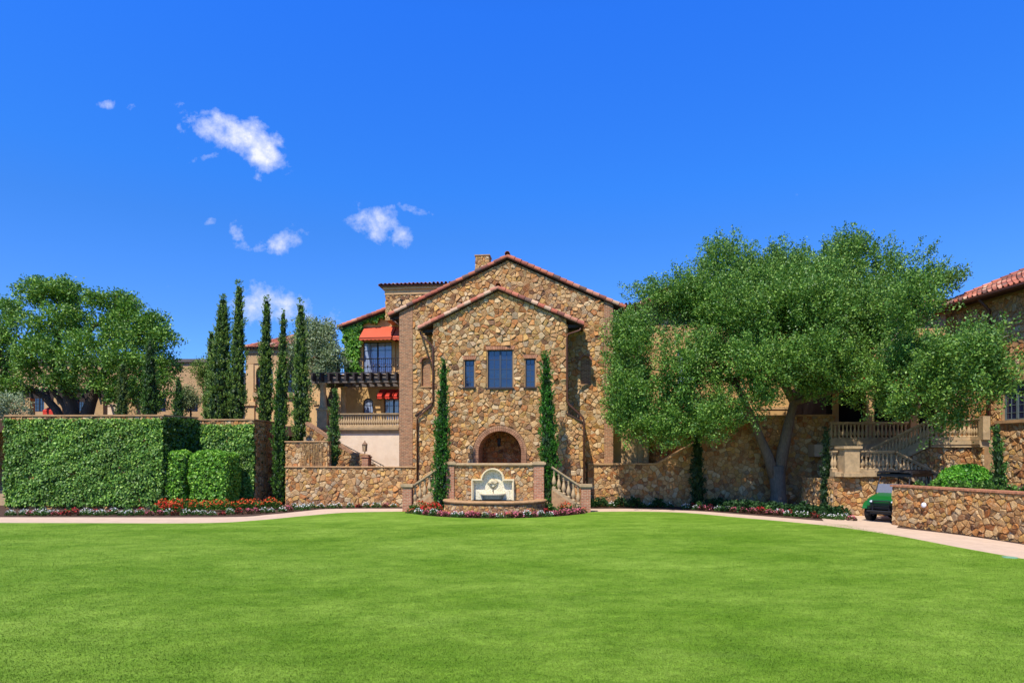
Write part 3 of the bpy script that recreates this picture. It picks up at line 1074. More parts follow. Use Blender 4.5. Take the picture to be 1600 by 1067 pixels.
for s_ in (-1, 1):
    z = 1.12
    while z < nzs - .03:
        f = random.uniform(.75, 1.15)
        a, b = nx_ + s_ * (nr - .02), nx_ + s_ * (nr + .235)
        mb.box(min(a, b), max(a, b), -.07 + random.uniform(-.006, .006), .04, z, z + .068, 0, tuple(c * f for c in S(166, 120, 88)))
        z += .08
mb.build('niche_arch', 'voussoir', house)
lan = MB()
lan.tube([(nx_ - .12, .62, nzs + nr - .02), (nx_ - .12, .62, nzs + .72)], .012, 6)
lan.lathe([(.02, .22), (.12, .17), (.09, .12), (.085, -.14), (.11, -.17), (.04, -.22)], nx_ - .12, .62, nzs + .52, 8)
lan.build('hanging_lantern', 'iron', house)
for i, (a, b, c, d) in enumerate(wins):
    w = window(house, a, b, c, d, .10, 2 if i == 0 else 1, 4 if i == 0 else 5, 2, 'frame_slate', 'glass_dark')
    mb = MB()
    # flat brick arch with splayed bricks over the opening
    n = 12 if i == 0 else 7
    for k in range(n):
        t0, t1 = (k + .06) / n, (k + .94) / n
        xa, xb = a - .06 + (b - a + .12) * t0, a - .06 + (b - a + .12) * t1
        o0, o1 = (t0 - .5) * .16, (t1 - .5) * .16
        f = random.uniform(.75, 1.15)
        mb.prism([(xa, d), (xb, d), (xb + o1, d + .17), (xa + o0, d + .17)], -.062, -.001, 0, tuple(q * f for q in S(180, 124, 90)))
    mb.build('lintel', 'voussoir', house)
    mb = MB(); mb.box(a - .09, b + .09, -.11, .1, c - .075, c - .002); mb.build('sill', 'timber', house)
r_bay = gable_roof(house, P(656, 513), (fAp[0], P(779, 450)[1]), P(911, 506), -.16, WM - .06, 'bay_roof')
# sloped lead caps on the buttresses
for (x0, z0, x1, z1) in ((gL - .05, bzo - .02, fL, bzi), (fR, bziR, gR + .05, bzoR - .02)):
    mb = MB(); mb.prism([(x0, z0), (x1, z1), (x1, z1 + .09), (x0, z0 + .09)], -.1, WM - .003)
    mb.build('buttress_cap', 'soffit', house)
# gutters and downpipes
def pipe(name, pts, r=.05):
    m_ = MB(); m_.tube(pts, r, 8)
    return m_.build(name, 'copper_brown', house, True)


def hz(px, py, w=0, y=None):
    q = P(px, py, w); return (q[0], w if y is None else y, q[1])


pipe('downpipe', [hz(657, 518, -.05), hz(657, 522, -.05), hz(676, 541, -.12), hz(676.5, 545, -.12), hz(676.5, 628, -.12), hz(674, 633, -.12), hz(654, 651, -.14), hz(652, 656, -.14), hz(652, 752, -.14)], .045)
pipe('downpipe', [hz(908, 511, -.05), hz(906, 516, -.05), hz(887.5, 522, -.12), hz(886, 530, -.12), hz(886, 626, -.12), hz(889, 632, -.12), hz(911, 652, -.14), hz(912.5, 658, -.14), hz(912.5, 770, -.14)], .05)
pipe('gutter', [hz(655, 515, -.15), hz(656, 514, WM - .1)], .06)
pipe('gutter', [hz(910.5, 508, -.15), (hz(910.5, 508)[0], WM - .1, hz(910.5, 508)[2])], .06)
pipe('gutter', [hz(609, 494, WM - .1), (hz(609, 494, WM)[0], 12.5, hz(609, 494, WM)[2])], .06)
pipe('downpipe', [hz(611, 497, WM, WM + .1), hz(624, 509, WM, WM - .02)], .045)
for (px, py, s_) in ((617, 498, 1), (668, 519, 1), (897, 511, -1), (966, 487, -1)):
    w = WM if px in (617, 966) else 0
    q = P(px, py, w)
    for yy in ((w + .1, w + .7) if w == 0 else (w + .1, w + 1.2, w + 2.4)):
        m_ = MB(); m_.prism([(q[0] - .3, q[1] - .02), (q[0] + .3, q[1] + .02), (q[0] + .3, q[1] + .14), (q[0] - .3, q[1] + .14)], yy, yy + .1)
        m_.build('eave_bracket', 'timber', house)

# stair turret behind the left slope
w = 8.0
t0, t1 = HF.x(603, w), HF.x(700, w); zt = P(640, 452, w)[1]; zb = P(640, 500, w)[1]
mb = MB(); mb.box(t0, t1, w, w + 3.5, zb, zt)
stones(mb, [(t0, zb), (t1, zb), (t1, zt - .35), (t0, zt - .35)], (0, w, 0), (1, 0, 0), (0, 0, 1), (0, -1, 0), .3, seed=31, bias=(1.0, .98, .98))
stones(mb, [(w, zb), (w + 3.5, zb), (w + 3.5, zt - .35), (w, zt - .35)], (t0, 0, 0), (0, 1, 0), (0, 0, 1), (-1, 0, 0), .3, seed=32)
mb.box(t0 - .06, t1 + .06, w - .08, w + 3.56, zt - .33, zt - .02, 2); mb.box(t0 - .16, t1 + .16, w - .18, w + 3.66, zt - .02, zt + .12, 2)
mb.build('turret_wall', ['mortar', 'stone', 'stucco_tan'], house)
mb = MB()
zz = zt + .13; zr = zz + .34
mb.prism([(t0 - .3, zz), (t1 + .3, zz), (t1 + .3, zz + .08), (t0 - .3, zz + .08)], w - .3, w + 3.8, 1)
tile_roof(mb, (t0 - .32, w - .34, zz + .09), (t1 + .32, w - .34, zz + .09), (t1, w + 1.2, zr), (t0, w + 1.2, zr))
tile_roof(mb, (t0 - .32, w + 3.8, zz + .09), (t0 - .32, w - .34, zz + .09), (t0, w + 1.2, zr), (t0, w + 2.4, zr))
mb.build('turret_roof', ['terracotta', 'soffit'], house)
mb = MB(); ta = HF.x(627, w); tz = P(627, 470, w)[1]
mb.prism(arch_poly(ta, tz - .1, .2, tz - .8), w - .03, w + .01, 0)  # flat dark panel on the wall, its colour stands for an opening's shade
mb.build('turret_dark_panel', 'interior', house)

# brick loggia on the right
w = 4.5
l0, l1 = HF.x(966, w), HF.x(987, w); lz = P(975, 481, w)[1]; lo = (HF.x(978.5, w), P(978, 492, w)[1], .13, P(978, 501, w)[1])
mb = MB(); mb.prism([(l0, 0), (l1, 0), (l1, lz), (l0, lz)], w, w + .3, holes=[arch_poly(*lo)])
mb.box(l1 - .25, l1, w + .302, w + 3, 0, lz - .3); mb.box(l0, l1 - .26, w + 2.7, w + 3, 0, P(978, 505, w)[1])
mb.box(mR + .01, l0 - .01, w + 1.2, w + 1.5, 0, P(962, 506, w)[1])
mb.build('loggia_wall', 'brick', house)
mb = MB(); mb.box(mR, l1 + .2, w - .25, w + 3.2, lz, lz + .1, 1)
tile_roof(mb, (l0 - .4, w - .3, lz + .11), (l1 + .25, w - .3, lz + .11), (l1 + .1, w + 1.6, lz + .3), (l0 - .4, w + 1.6, lz + .3), pitch=.2, r=.07)
mb.build('loggia_roof', ['terracotta', 'soffit'], house)

# golden stucco wing
w = 9.5
def Q(px, py): return P(px, py, w)
s0, s1 = HF.x(538, w), HF.x(630, w)
zl, zr_ = Q(538, 513)[1], Q(630, 479)[1]
dX0, dX1, dZ0, dZ1 = HF.x(567, w), HF.x(612, w), Q(590, 586)[1], Q(590, 534)[1]
ax, ar = HF.x(575, w), .34; az = Q(575, 622)[1] - ar
gx0, gx1 = HF.x(600, w), HF.x(632, w) - .02
gz1 = Q(610, 622)[1]
mb = MB()
mb.prism([(s0, 3.9), (s1, 3.9), (s1, zr_), (s0, zl)], w, w + .3, holes=[[(dX0, dZ0), (dX1, dZ0), (dX1, dZ1), (dX0, dZ1)], arch_poly(ax, az, ar, 4.5), [(gx0, 4.4), (gx1 - .1, 4.4), (gx1 - .1, gz1), (gx0, gz1)]])
mb.box(s0, s0 + .3, w + .302, w + 7, 3.9, zl - .05)
mb.box(HF.x(612, w) + .12, HF.x(612, w) + .26, w - .12, w - .001, dZ0, dZ1 + .1)
mb.build('stucco_wing_wall', 'stucco_gold', house)
for (a, b, c, d, n_, aw) in ((dX0, dX1, dZ0, dZ1, 2, False), (gx0, gx1 - .1, 4.4, gz1, 2, False)):
    window(house, a, b, c, d, w + .12, 2, 4, 2, 'frame_dark', 'glass_sky', name='french_door')
window(house, ax - ar, ax + ar, 4.5, az + ar, w + .12, 1, 4, 3, 'frame_dark', 'glass_sky', arched=True)
mb = MB()
a, b = Q(533, 513), Q(632, 476)
mb.prism([a, b, (b[0], b[1] - .16), (a[0], a[1] - .16)], w - .4, w + 7, 1)
tile_roof(mb, (a[0] - .05, w + 7, a[1] + .02), (a[0] - .05, w - .35, a[1] + .02), (b[0], w - .35, b[1] + .02), (b[0], w + 7, b[1] + .02))
tile_run(mb, (a[0] - .05, w - .42, a[1]), (b[0], w - .42, b[1]), (-.25, -.75, .6), r=.13)
mb.build('wing_roof', ['terracotta', 'soffit'], house)
# awnings
def awning(x0, x1, z1, z0, y0, proj, mt, n=None):
    """sloped cloth with scalloped valance and side cheeks"""
    mb = MB(); n = n or max(4, int((x1 - x0) / .25))
    V = []; F = []
    for k in range(n + 1):
        x = x0 + (x1 - x0) * k / n
        V += [(x, y0, z1), (x, y0 - proj, z0), (x, y0 - proj, z0 - .13)]
        if k: 
            b0 = (k - 1) * 4
        V += [(x + (x1 - x0) / n * .5 if k < n else x, y0 - proj, z0 - .19)]
    for k in range(n):
        a_ = k * 4; b_ = a_ + 4
        F += [(a_, a_ + 1, b_ + 1, b_), (a_ + 1, a_ + 2, a_ + 3, b_ + 2, b_ + 1)]
    mb.add(V, F)
    for x in (x0, x1):
        mb.add([(x, y0, z1), (x, y0 - proj, z0), (x, y0 - proj, z0 - .13), (x, y0, z0 - .13)], [(0, 1, 2, 3)])
    a_ = mb.build('awning', mt, house)
    fr = MB(); fr.tube([(x0, y0 - proj, z0 - .01), (x1, y0 - proj, z0 - .01)], .018, 6)
    for x in (x0 + .02, x1 - .02): fr.tube([(x, y0, z0 - .05), (x, y0 - proj, z0 - .02)], .015, 6)
    fr.build('awning_frame', 'iron', a_)


awning(HF.x(562, w - 1), HF.x(612, w - 1) , Q(590, 513)[1] + .1, P(590, 527, w - 1.1)[1], w - .01, 1.1, 'awning_red')
awning(HF.x(614, w - 1), HF.x(640, w - 1), Q(615, 513)[1] + .1, P(620, 527, w - 1.1)[1], w - .01, 1.1, 'awning_red')
for k in range(3):
    xa = HF.x(588 + k * 13.4, w - .8); awning(xa, xa + .49, Q(600, 611)[1] + .12, P(600, 619, w - .8)[1], w - .01, .8, 'awning_crimson', 3)
# balcony
mb = MB(); bx0, bx1 = HF.x(562, w - 1.1), HF.x(640, w - 1.1); bz = dZ0 - .06
mb.box(bx0, bx1, w - 1.1, w - .002, bz - .18, bz)
mb.build('balcony_slab', 'cast_stone', house)
mb = MB(); zt_ = bz + .98
mb.tube([(bx0, w - .02, zt_), (bx0, w - 1.05, zt_), (bx1, w - 1.05, zt_)], .025, 6)
mb.tube([(bx0, w - .02, bz + .1), (bx0, w - 1.05, bz + .1), (bx1, w - 1.05, bz + .1)], .018, 6)
x = bx0
while x < bx1:
    mb.tube([(x, w - 1.05, bz), (x, w - 1.05, zt_)], .011, 5)
    if int((x - bx0) / .13) % 3 == 1:
        mb.lathe([(.0, -.12), (.06, 0), (.0, .12)], x, w - 1.05, bz + .5, 6)
    x += .13
mb.build('balcony_railing', 'iron', house)
# climbing ivy on the wing
def surf_leaves(P0, U, V, Nn, pts2, L, Wd, base, off=(0, .12), alt=None, altp=.15, var=.22, droop=.45):
    n = len(pts2)
    P0, U, V, Nn = (np.array(a, float) for a in (P0, U, V, Nn))
    c = P0 + pts2[:, :1] * U + pts2[:, 1:2] * V + Nn * R.uniform(off[0], off[1], (n, 1))
    # leaf plane normal leans outward and up; long axis hangs down
    d = unit(-V[None] * .8 + Nn[None] * droop + R.normal(0, .75, (n, 3)))
    s_ = unit(np.cross(d, Nn[None] + R.normal(0, .35, (n, 3))))
    LL = L * R.uniform(.6, 1.3, (n, 1)); WW = Wd * R.uniform(.6, 1.3, (n, 1))
    q = np.stack([c - d * LL / 2, c + s_ * WW / 2 - d * LL * .1, c + d * LL / 2, c - s_ * WW / 2 - d * LL * .1], axis=1)
    return q, tints(n, base, var, alt, altp)


ivy_regions = [(550, 505, 22, 14), (575, 495, 22, 12), (598, 488, 12, 10), (552, 530, 14, 20), (550, 560, 13, 22), (555, 580, 12, 12), (545, 515, 10, 12)]
q_all = []; c_all = []
for (px, py, rx, ry) in ivy_regions:
    n = int(rx * ry * 3.2)
    a_ = R.uniform(0, 2 * math.pi, n); rr = np.sqrt(R.uniform(0, 1, n)) * (1 + .15 * np.sin(a_ * 5 + px))
    X = px + rx * rr * np.cos(a_); Y = py + ry * rr * np.sin(a_)
    k = (Y > 511 - (X - 538) * .36)
    X, Y = X[k], Y[k]
    p2 = np.array([P(x_, y_, w) for x_, y_ in zip(X, Y)])
    q, c_ = surf_leaves((0, w, 0), (1, 0, 0), (0, 0, 1), (0, -1, 0), p2, .2, .17, S(92, 146, 44) if py > 540 else S(78, 128, 42), (0.02, .35), alt=S(132, 176, 60), altp=.35)
    q_all.append(q); c_all.append(c_)
o = quads_mesh('climbing_ivy', np.concatenate(q_all), np.concatenate(c_all), 'leaf')
tag(o, 'green climbing ivy covering the wall of the golden stucco wing beside the balcony', 'ivy')
o.location = HF.loc(); o.rotation_euler = (0, 0, -HF.a)

# lower left arcade wall beyond the pergola
w = 11.0
mb = MB(); a0_, a1_ = HF.x(470, w), HF.x(560, w); zt = P(500, 585, w)[1]
mb.box(a0_, a1_, w, w + .3, 3.9, zt)
for px in (498, 513, 540):
    xx = HF.x(px, w); mb.box(xx - .3, xx + .3, w - .14, w - .002, 3.9, P(px, 633, w)[1])
    mb.box(xx - .38, xx + .38, w - .22, w - .142, P(px, 633, w)[1], P(px, 627, w)[1])
    mb.box(xx - .2, xx + .2, w - .1, w - .002, P(px, 627, w)[1], zt)
mb.build('arcade_wall', 'stucco_villa', house)


# ------------------------------------------------------------------ balcony terrace with pale wall, balustrade and pergola
TF = Fr(560, 38, 5)
tw = fthing('terrace_wall', 'pale pink stucco terrace wall topped by a cast stone cornice behind the left stairs', 'wall', TF)
x0, x1 = TF.x(496), TF.x(624)
mb = MB(); mb.box(x0, x1, 0.0, .4, 0, TF.z(560, 676)); mb.build('wall', 'stucco_pale', tw)
mb = MB(); zc = TF.z(560, 676); zt = TF.z(560, 668)
mb.sweep([(x0, 0, zc), (x1, 0, zc)], [(-.4, .0), (.08, .0), (.10, .1), (.2, .17), (.22, zt - zc), (-.4, zt - zc)])
mb.build('cornice', 'cast_stone', tw)
bt = fthing('balustrade', 'long cast stone balustrade on the pale stucco terrace wall under the pergola', 'balustrade', TF)
balustrade(bt, (TF.x(514), .02, zt + .002), (x1, .02, zt + .002), 30, hb=.60, plinth=.12, fat=1.15)
mb = MB()
for px in (505,):
    xx = TF.x(px); mb.box(xx - .3, xx + .3, -.22, .34, zt + .002, TF.z(px, 641)); mb.box(xx - .36, xx + .36, -.28, .4, TF.z(px, 641), TF.z(px, 638))
mb.build('pedestal', 'cast_stone', bt)
pg = fthing('pergola', 'dark timber pergola with round stone columns over the left terrace balustrade', 'pergola', TF)
cz0 = TF.z(505, 638) + .001; cz1 = TF.z(505, 598)
for (px, yy) in ((505, .05), (537, 2.2)):
    mb = MB(); xx = TF.x(px, yy); z0 = cz0 if yy < 1 else 4.36
    h = cz1 - z0
    mb.lathe([(.27, 0), (.27, .06), (.23, .1), (.25, .15), (.2, .22), (.185, h * .5), (.165, h - .2), (.2, h - .17), (.17, h - .12), (.25, h - .04), (.25, h)], xx, yy, z0, 16)
    mb.build('column', 'cast_stone', pg, True)
zb0, zb1 = TF.z(560, 598), TF.z(560, 588.5)
xa = TF.x(487); xb = x1 + .1
for yy, dz in ((.0, 0), (.28, 0), (2.1, 0), (2.38, 0)):
    mb = MB(); mb.box(xa, xb, yy - .07, yy + .07, zb0 + dz, zb1 + dz); mb.build('beam', 'timber_end', pg)
k = 0; x = xa + .25
while x < xb - .1:
    mb = MB()
    mb.prism([(x - .055, zb0 + .10), (x + .055, zb0 + .10), (x + .055, zb1 + .16), (x - .055, zb1 + .16)], -.55, 3.1)
    mb.build('rafter', 'timber', pg)
    x += .50
mb = MB()
for yy in (-.3, .75, 1.5, 2.8): mb.box(xa, xb, yy - .03, yy + .03, zb1 + .162, zb1 + .22)
mb.build('batten', 'timber', pg)

# ------------------------------------------------------------------ left low wall, pier, garden stairs
LF = Fr(548, 32.3, 5)


def stone_wall(root, F, px0, px1, ytop, w=0.0, thick=.45, seed=1, cap='coping', z0=0.0, size=.28, cap_h=.07, ztop=None, over=.05, bias=None):
    x0, x1 = F.x(px0, w), F.x(px1, w)
    zt = ztop if ztop is not None else F.z((px0 + px1) / 2, ytop, w)
    mb = MB(); mb.box(x0, x1, w, w + thick, z0, zt - cap_h)
    stones(mb, [(x0, z0), (x1, z0), (x1, zt - cap_h), (x0, zt - cap_h)], (0, w, 0), (1, 0, 0), (0, 0, 1), (0, -1, 0), size, seed=seed, bias=bias)
    stones(mb, [(w, z0), (w + thick, z0), (w + thick, zt - cap_h), (w, zt - cap_h)], (x1, 0, 0), (0, 1, 0), (0, 0, 1), (1, 0, 0), size, seed=seed + 50, bias=bias)
    stones(mb, [(w, z0), (w + thick, z0), (w + thick, zt - cap_h), (w, zt - cap_h)], (x0, 0, 0), (0, 1, 0), (0, 0, 1), (-1, 0, 0), size, seed=seed + 51, bias=bias)
    mb.build('wall', ['mortar', 'stone'], root)
    mb = MB()
    mb.sweep([(x0 - over, w, zt - cap_h), (x1 + over, w, zt - cap_h)], [(-thick - over, 0), (over + .03, 0), (over + .05, cap_h * .5), (over + .02, cap_h), (-thick - over, cap_h)])
    mb.build('coping', cap, root)
    return x0, x1, zt


lw = fthing('garden_wall', 'low sunlit fieldstone garden wall with a thin coping left of the gabled house', 'wall', LF)
stone_wall(lw, LF, 447, 651, 728.5, seed=61)
pw = fthing('garden_wall', 'taller fieldstone wall block with brown vine stems behind the low left wall', 'wall', LF)
stone_wall(pw, LF, 447, 512, 689, w=.55, thick=.5, seed=71)
mb = MB()
x0, x1 = LF.x(470, .5), LF.x(508, .5)
for k in range(46):
    xx = random.uniform(x0, x1); z = 2.0; pts = [(xx, .47, z)]
    while z < 3.15:
        z += .2; xx += random.uniform(-.05, .05); pts.append((xx, .46 + random.uniform(-.02, .02), z))
    mb.tube(pts, .009, 4)
mb.build('vine_stems', 'rust_vine', pw)
# sloping stair wall with brick coping, lantern, handrail
SF = Fr(540, 35.2, 5)
st = fthing('garden_stair_wall', 'fieldstone stair wall with sloping brick coping below the pale terrace wall', 'stair wall', SF)
pa, pb, pc = SF.p2(478, 662), SF.p2(548, 709), SF.p2(575, 714)
out = [(pa[0], 1.7), (pc[0], 1.7), pc, pb, pa]
mb = MB(); mb.prism(out, 0, .4)
hull = [(pa[0], 1.7), (pc[0], 1.7), (pc[0], pa[1]), pa]
stones(mb, hull, (0, 0, 0), (1, 0, 0), (0, 0, 1), (0, -1, 0), .26, [[pa, (pa[0], pa[1] + 1), (pc[0] + 1, pa[1] + 1), (pc[0] + 1, pb[1]), pb]], seed=81)
mb.build('wall', ['mortar', 'stone'], st)
mb = MB()
mb.obox((pa[0], .2, pa[1] + .06), (pb[0], .2, pb[1] + .06), .52, .14); mb.obox((pb[0] + .01, .2, pb[1] + .05), (pc[0], .2, pc[1] + .06), .52, .12)
mb.build('brick_coping', 'brick', st)
pz = SF.p2(573, 716)
mb = MB(); mb.box(SF.x(566), SF.x(576), -.1, .5, 1.8, pz[1] + .05); mb.box(SF.x(565) , SF.x(577), -.14, .54, pz[1] + .05, pz[1] + .12); mb.build('brick_pier', 'brick_pier', st)
hr = fthing('stair_handrail', 'thin dark iron handrail descending in front of the pale terrace wall', 'handrail', SF)
mb = MB(); w = 1.2
r0, r1 = SF.p2(520, 686, w), SF.p2(600, 728, w)
mb.tube([(r0[0], w, r0[1]), (r1[0], w, r1[1])], .028, 6)
mb.tube([(r0[0], w, r0[1] - .16), (r1[0], w, r1[1] - .16)], .018, 6)
for k in range(7):
    t = (k + .5) / 7; xx = r0[0] + (r1[0] - r0[0]) * t; z = r0[1] + (r1[1] - r0[1]) * t
    mb.tube([(xx, w, z - .9), (xx, w, z)], .016, 5)
mb.build('rail', 'iron', hr)
sm = fthing('garden_stairs', 'flight of paved steps rising left behind the low garden wall', 'stairs', SF)
mb = MB()
for k in range(12):
    t = k / 12; xx = r1[0] + (r0[0] - 1.2 - r1[0]) * t
    mb.box(xx - .55, xx + .0, .45, 1.9, 1.3, 1.75 + k * .17)
mb.build('steps', 'cast_stone', sm)
# pier lantern
lf = Fr(570, 35.6, 5)
ln = fthing('pier_lantern', 'small bronze post lantern with pointed cap on the brick pier before the pale wall', 'lantern', lf)
z0 = lf.z(570, 712)
mb = MB(); mb.lathe([(.1, 0), (.1, .04), (.03, .07), (.03, .22), (.08, .25)], 0, 0, z0, 10); mb.build('post', 'lantern_metal', ln)
mb = MB(); mb.lathe([(.11, .25), (.14, .62)], 0, 0, z0, 6); mb.build('lamp_glass', 'cast_stone', ln)
mb = MB(); mb.lathe([(.17, .62), (.15, .66), (.05, .76), (.03, .80), (.012, .86)], 0, 0, z0, 8)
for k in range(6):
    t = 2 * math.pi * k / 6
    mb.tube([(.115 * math.cos(t), .115 * math.sin(t), z0 + .25), (.145 * math.cos(t), .145 * math.sin(t), z0 + .62)], .012, 4)
mb.build('lantern_cage', 'lantern_metal', ln)

# ------------------------------------------------------------------ ivy clad retaining blocks on the left
def fill_rect(x0, x1, z0, z1, dens, edge=.06):
    n = int((x1 - x0) * (z1 - z0) * dens)
    return np.stack([R.uniform(x0, x1, n), R.uniform(z0, z1, n)], axis=1)


def relief(p, amp=.1, sc=1.3, ph=0.0):
    return amp * (np.sin(p[:, 0] * sc * 2.1 + ph) * np.cos(p[:, 1] * sc * 1.7 + ph * 2) + .6 * np.sin(p[:, 0] * sc * 5.3 + p[:, 1] * 4.1 + ph) + .5 * np.cos(p[:, 1] * sc * 6.7 - p[:, 0] * 3.3))


def ivy_face(P0, U, V, Nn, x0, x1, z0, z1, dens, L, base, alt, altp=.25, thick=.16, ph=0.0):
    p2 = fill_rect(x0, x1, z0, z1, dens)
    rl = relief(p2, .06, 1.3, ph)[:, None]
    q, c = surf_leaves(P0, U, V, Nn, p2, L, L * .8, base, (0, thick), alt, altp)
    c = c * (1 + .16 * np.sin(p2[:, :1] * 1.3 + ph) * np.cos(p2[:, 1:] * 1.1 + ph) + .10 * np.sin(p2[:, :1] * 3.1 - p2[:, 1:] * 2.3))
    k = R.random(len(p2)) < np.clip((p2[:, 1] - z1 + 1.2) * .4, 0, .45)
    c[k] = c[k] * np.array([1.35, 1.22, .9])  # yellower, lighter leaves near the top, light from above put into colour
    return q + (rl * np.array(Nn, float)[None])[:, None, :], np.clip(c, 0, 1)


def ivy_block(F, px0, px1, ytop, depth, label, lab_ivy, seed, dense, side_ivy=True, gap_top=.12, skew=None):
    root = fthing('retaining_wall', label, 'wall', F)
    x0, x1 = F.x(px0), F.x(px1); zt = F.z((px0 + px1) / 2, ytop)
    mb = MB(); mb.box(x0, x1, 0.0, depth, 0, zt - .09)
    stones(mb, [(x0, 0), (x1, 0), (x1, zt - .09), (x0, zt - .09)], (0, 0, 0), (1, 0, 0), (0, 0, 1), (0, -1, 0), .28, seed=seed)
    stones(mb, [(0, 0), (depth, 0), (depth, zt - .09), (0, zt - .09)], (x1, 0, 0), (0, 1, 0), (0, 0, 1), (1, 0, 0), .28, seed=seed + 1)
    sU, sN, sL = np.array([0, 1.0, 0]), np.array([1.0, 0, 0]), depth
    if skew:
        sx, sy = skew
        pl_ = [(x1 - .002, 0), (x1 + sx, sy), (x1 - .002, sy)]
        mb.add([(p[0], p[1], z) for z in (0, zt - .09) for p in pl_], [(0, 1, 4, 3), (1, 2, 5, 4), (3, 4, 5)])
        sL = math.hypot(sx, sy); sU = np.array([sx / sL, sy / sL, 0]); sN = np.array([sy / sL, -sx / sL, 0])
    mb.build('wall', ['mortar', 'stone'], root)
    mb = MB()
    mb.box(x0 - .06, x1 + .07, -.08, .4, zt - .07, zt)
    if skew:
        mb.add([(p[0], p[1], z) for z in (zt - .07, zt - .003) for p in ((x1 + .06, .02), (x1 + sx + .08, sy), (x1 - .3, sy), (x1 - .3, .02))], [(0, 1, 5, 4), (4, 5, 6, 7), (1, 2, 6, 5), (3, 0, 4, 7)])
    else:
        mb.box(x1 - .4, x1 + .07, .402, depth, zt - .07, zt)
    mb.build('coping', 'coping', root)
    qs = []; cs = []
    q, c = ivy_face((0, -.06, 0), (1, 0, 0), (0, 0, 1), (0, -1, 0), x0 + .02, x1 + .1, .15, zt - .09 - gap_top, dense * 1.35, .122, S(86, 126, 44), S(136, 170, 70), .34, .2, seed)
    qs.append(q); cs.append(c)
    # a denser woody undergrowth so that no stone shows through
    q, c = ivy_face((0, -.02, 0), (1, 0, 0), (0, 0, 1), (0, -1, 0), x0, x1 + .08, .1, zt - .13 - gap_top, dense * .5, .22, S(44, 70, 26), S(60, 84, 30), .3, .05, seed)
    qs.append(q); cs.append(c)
    if side_ivy:
        q, c = ivy_face(np.array([x1, 0, 0]) + sN * .06, sU, (0, 0, 1), sN, -.1, sL, .1, zt - .14, dense, .16, S(52, 84, 30), S(74, 108, 40), .3, .16, seed)  # right face in darker greens, its shade put into the leaf colour
        qs.append(q); cs.append(c)
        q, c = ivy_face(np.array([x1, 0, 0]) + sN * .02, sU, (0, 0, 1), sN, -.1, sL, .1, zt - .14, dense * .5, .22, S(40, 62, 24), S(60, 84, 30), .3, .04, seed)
        qs.append(q); cs.append(c)
    else:
        q, c = ivy_face((x1 + .06, 0, 0), (0, 1, 0), (0, 0, 1), (1, 0, 0), 0, depth, .1, zt - .3, 18, .13, S(60, 70, 34), S(90, 70, 40), .4, .1, seed)
        qs.append(q); cs.append(c)
        mb = MB()
        for k in range(28):
            yy = random.uniform(.1, depth - .1); z = random.uniform(0, 1.5); pts = [(x1 + .07, yy, z)]
            zend = random.uniform(z + 1, zt - .2)
            while z < zend:
                z += .25; yy += random.uniform(-.07, .07); pts.append((x1 + random.uniform(.06, .09), yy, z))
            mb.tube(pts, .010, 4, cap=False)
        mb.build('vine_stems', 'rust_vine', root)
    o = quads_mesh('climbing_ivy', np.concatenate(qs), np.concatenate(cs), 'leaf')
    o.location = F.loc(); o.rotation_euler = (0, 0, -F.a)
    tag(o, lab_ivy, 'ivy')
    return root


ivy_block(Fr(134, 30.6, 2), 10, 255, 648, 4.2, 'tall brick-capped retaining wall at far left, completely hidden under thick ivy', 'thick glossy ivy covering the large retaining wall at far left', 91, 520, skew=(.62, 1.9))
ivy_block(Fr(350, 32.5, 2), 296, 396, 654.5, 3.1, 'set-back brick-capped wall behind the clipped shrubs, bare stone on its right side', 'flat dense ivy sheet on the set-back wall behind the clipped shrubs', 95, 560, side_ivy=False, gap_top=.2)

bw = Fr(0, 37, 0)
o = fthing('garden_wall', 'short brown stone wall seen at the extreme left edge beyond the ivy wall', 'wall', bw)
stone_wall(o, bw, -60, 14, 676, seed=97, thick=.4)
mb = MB(); F = Fr(-4, 33, 0)
pt = fthing('planter_box', 'low stone planter at the left edge with coral flowers', 'planter', F)
mb.box(-1.2, .42, 0, .8, 0, .72); mb.box(-1.26, .48, -.06, .86, .72, .8); mb.build('box', 'cast_stone', pt)

# ------------------------------------------------------------------ fountain
FF = Fr(773, 29, 4)
fo = fthing('wall_fountain', 'fieldstone wall fountain with brick end piers, carved pale arched niche and bowed basin', 'fountain', FF)
x0, x1 = FF.x(697), FF.x(850)
xi0, xi1 = FF.x(710), FF.x(834)
zt = FF.z(773, 724.5); zp = FF.z(773, 722)
a0_, a1_ = FF.x(737.5), FF.x(804)
fs, ft = FF.z(770, 748), FF.z(770, 731)
acx = FF.x(770.5); ar = FF.x(789) - acx
zc_ = ft - ar
mb = MB()
mb.box(xi0, xi1, 0, .5, 0, zt - .1)
stones(mb, [(xi0, .3), (xi1, .3), (xi1, zt - .1), (xi0, zt - .1)], (0, 0, 0), (1, 0, 0), (0, 0, 1), (0, -1, 0), .22,
       [[(a0_ + .03, 0), (a1_ - .03, 0), (a1_ - .03, fs), (a0_ + .03, fs)], arch_poly(acx, zc_, ar - .02, 0)], seed=101, depth=.05)
mb.build('fountain_wall', ['mortar', 'stone'], fo)
mb = MB(); mb.sweep([(xi0, 0, zt - .1), (xi1, 0, zt - .1)], [(-.55, 0), (.08, 0), (.13, .05), (.13, .1), (.08, .13), (-.55, .13)]); mb.build('coping', 'cast_stone', fo)
for (a, b) in ((x0, xi0), (xi1, x1)):
    mb = MB(); mb.box(a, b, -.08, .58, 0, zp - .12)
    mb.box(a - .07, b + .09, -.15, .65, zp - .10, zp + .0, 1); mb.box(a - .03, b + .04, -.11, .61, zp - .16, zp - .10, 1); mb.box(a - .02, b + .02, -.1, .6, zp, zp + .04, 1)
    mb.build('brick_pier', ['brick_pier', 'cast_stone'], fo)
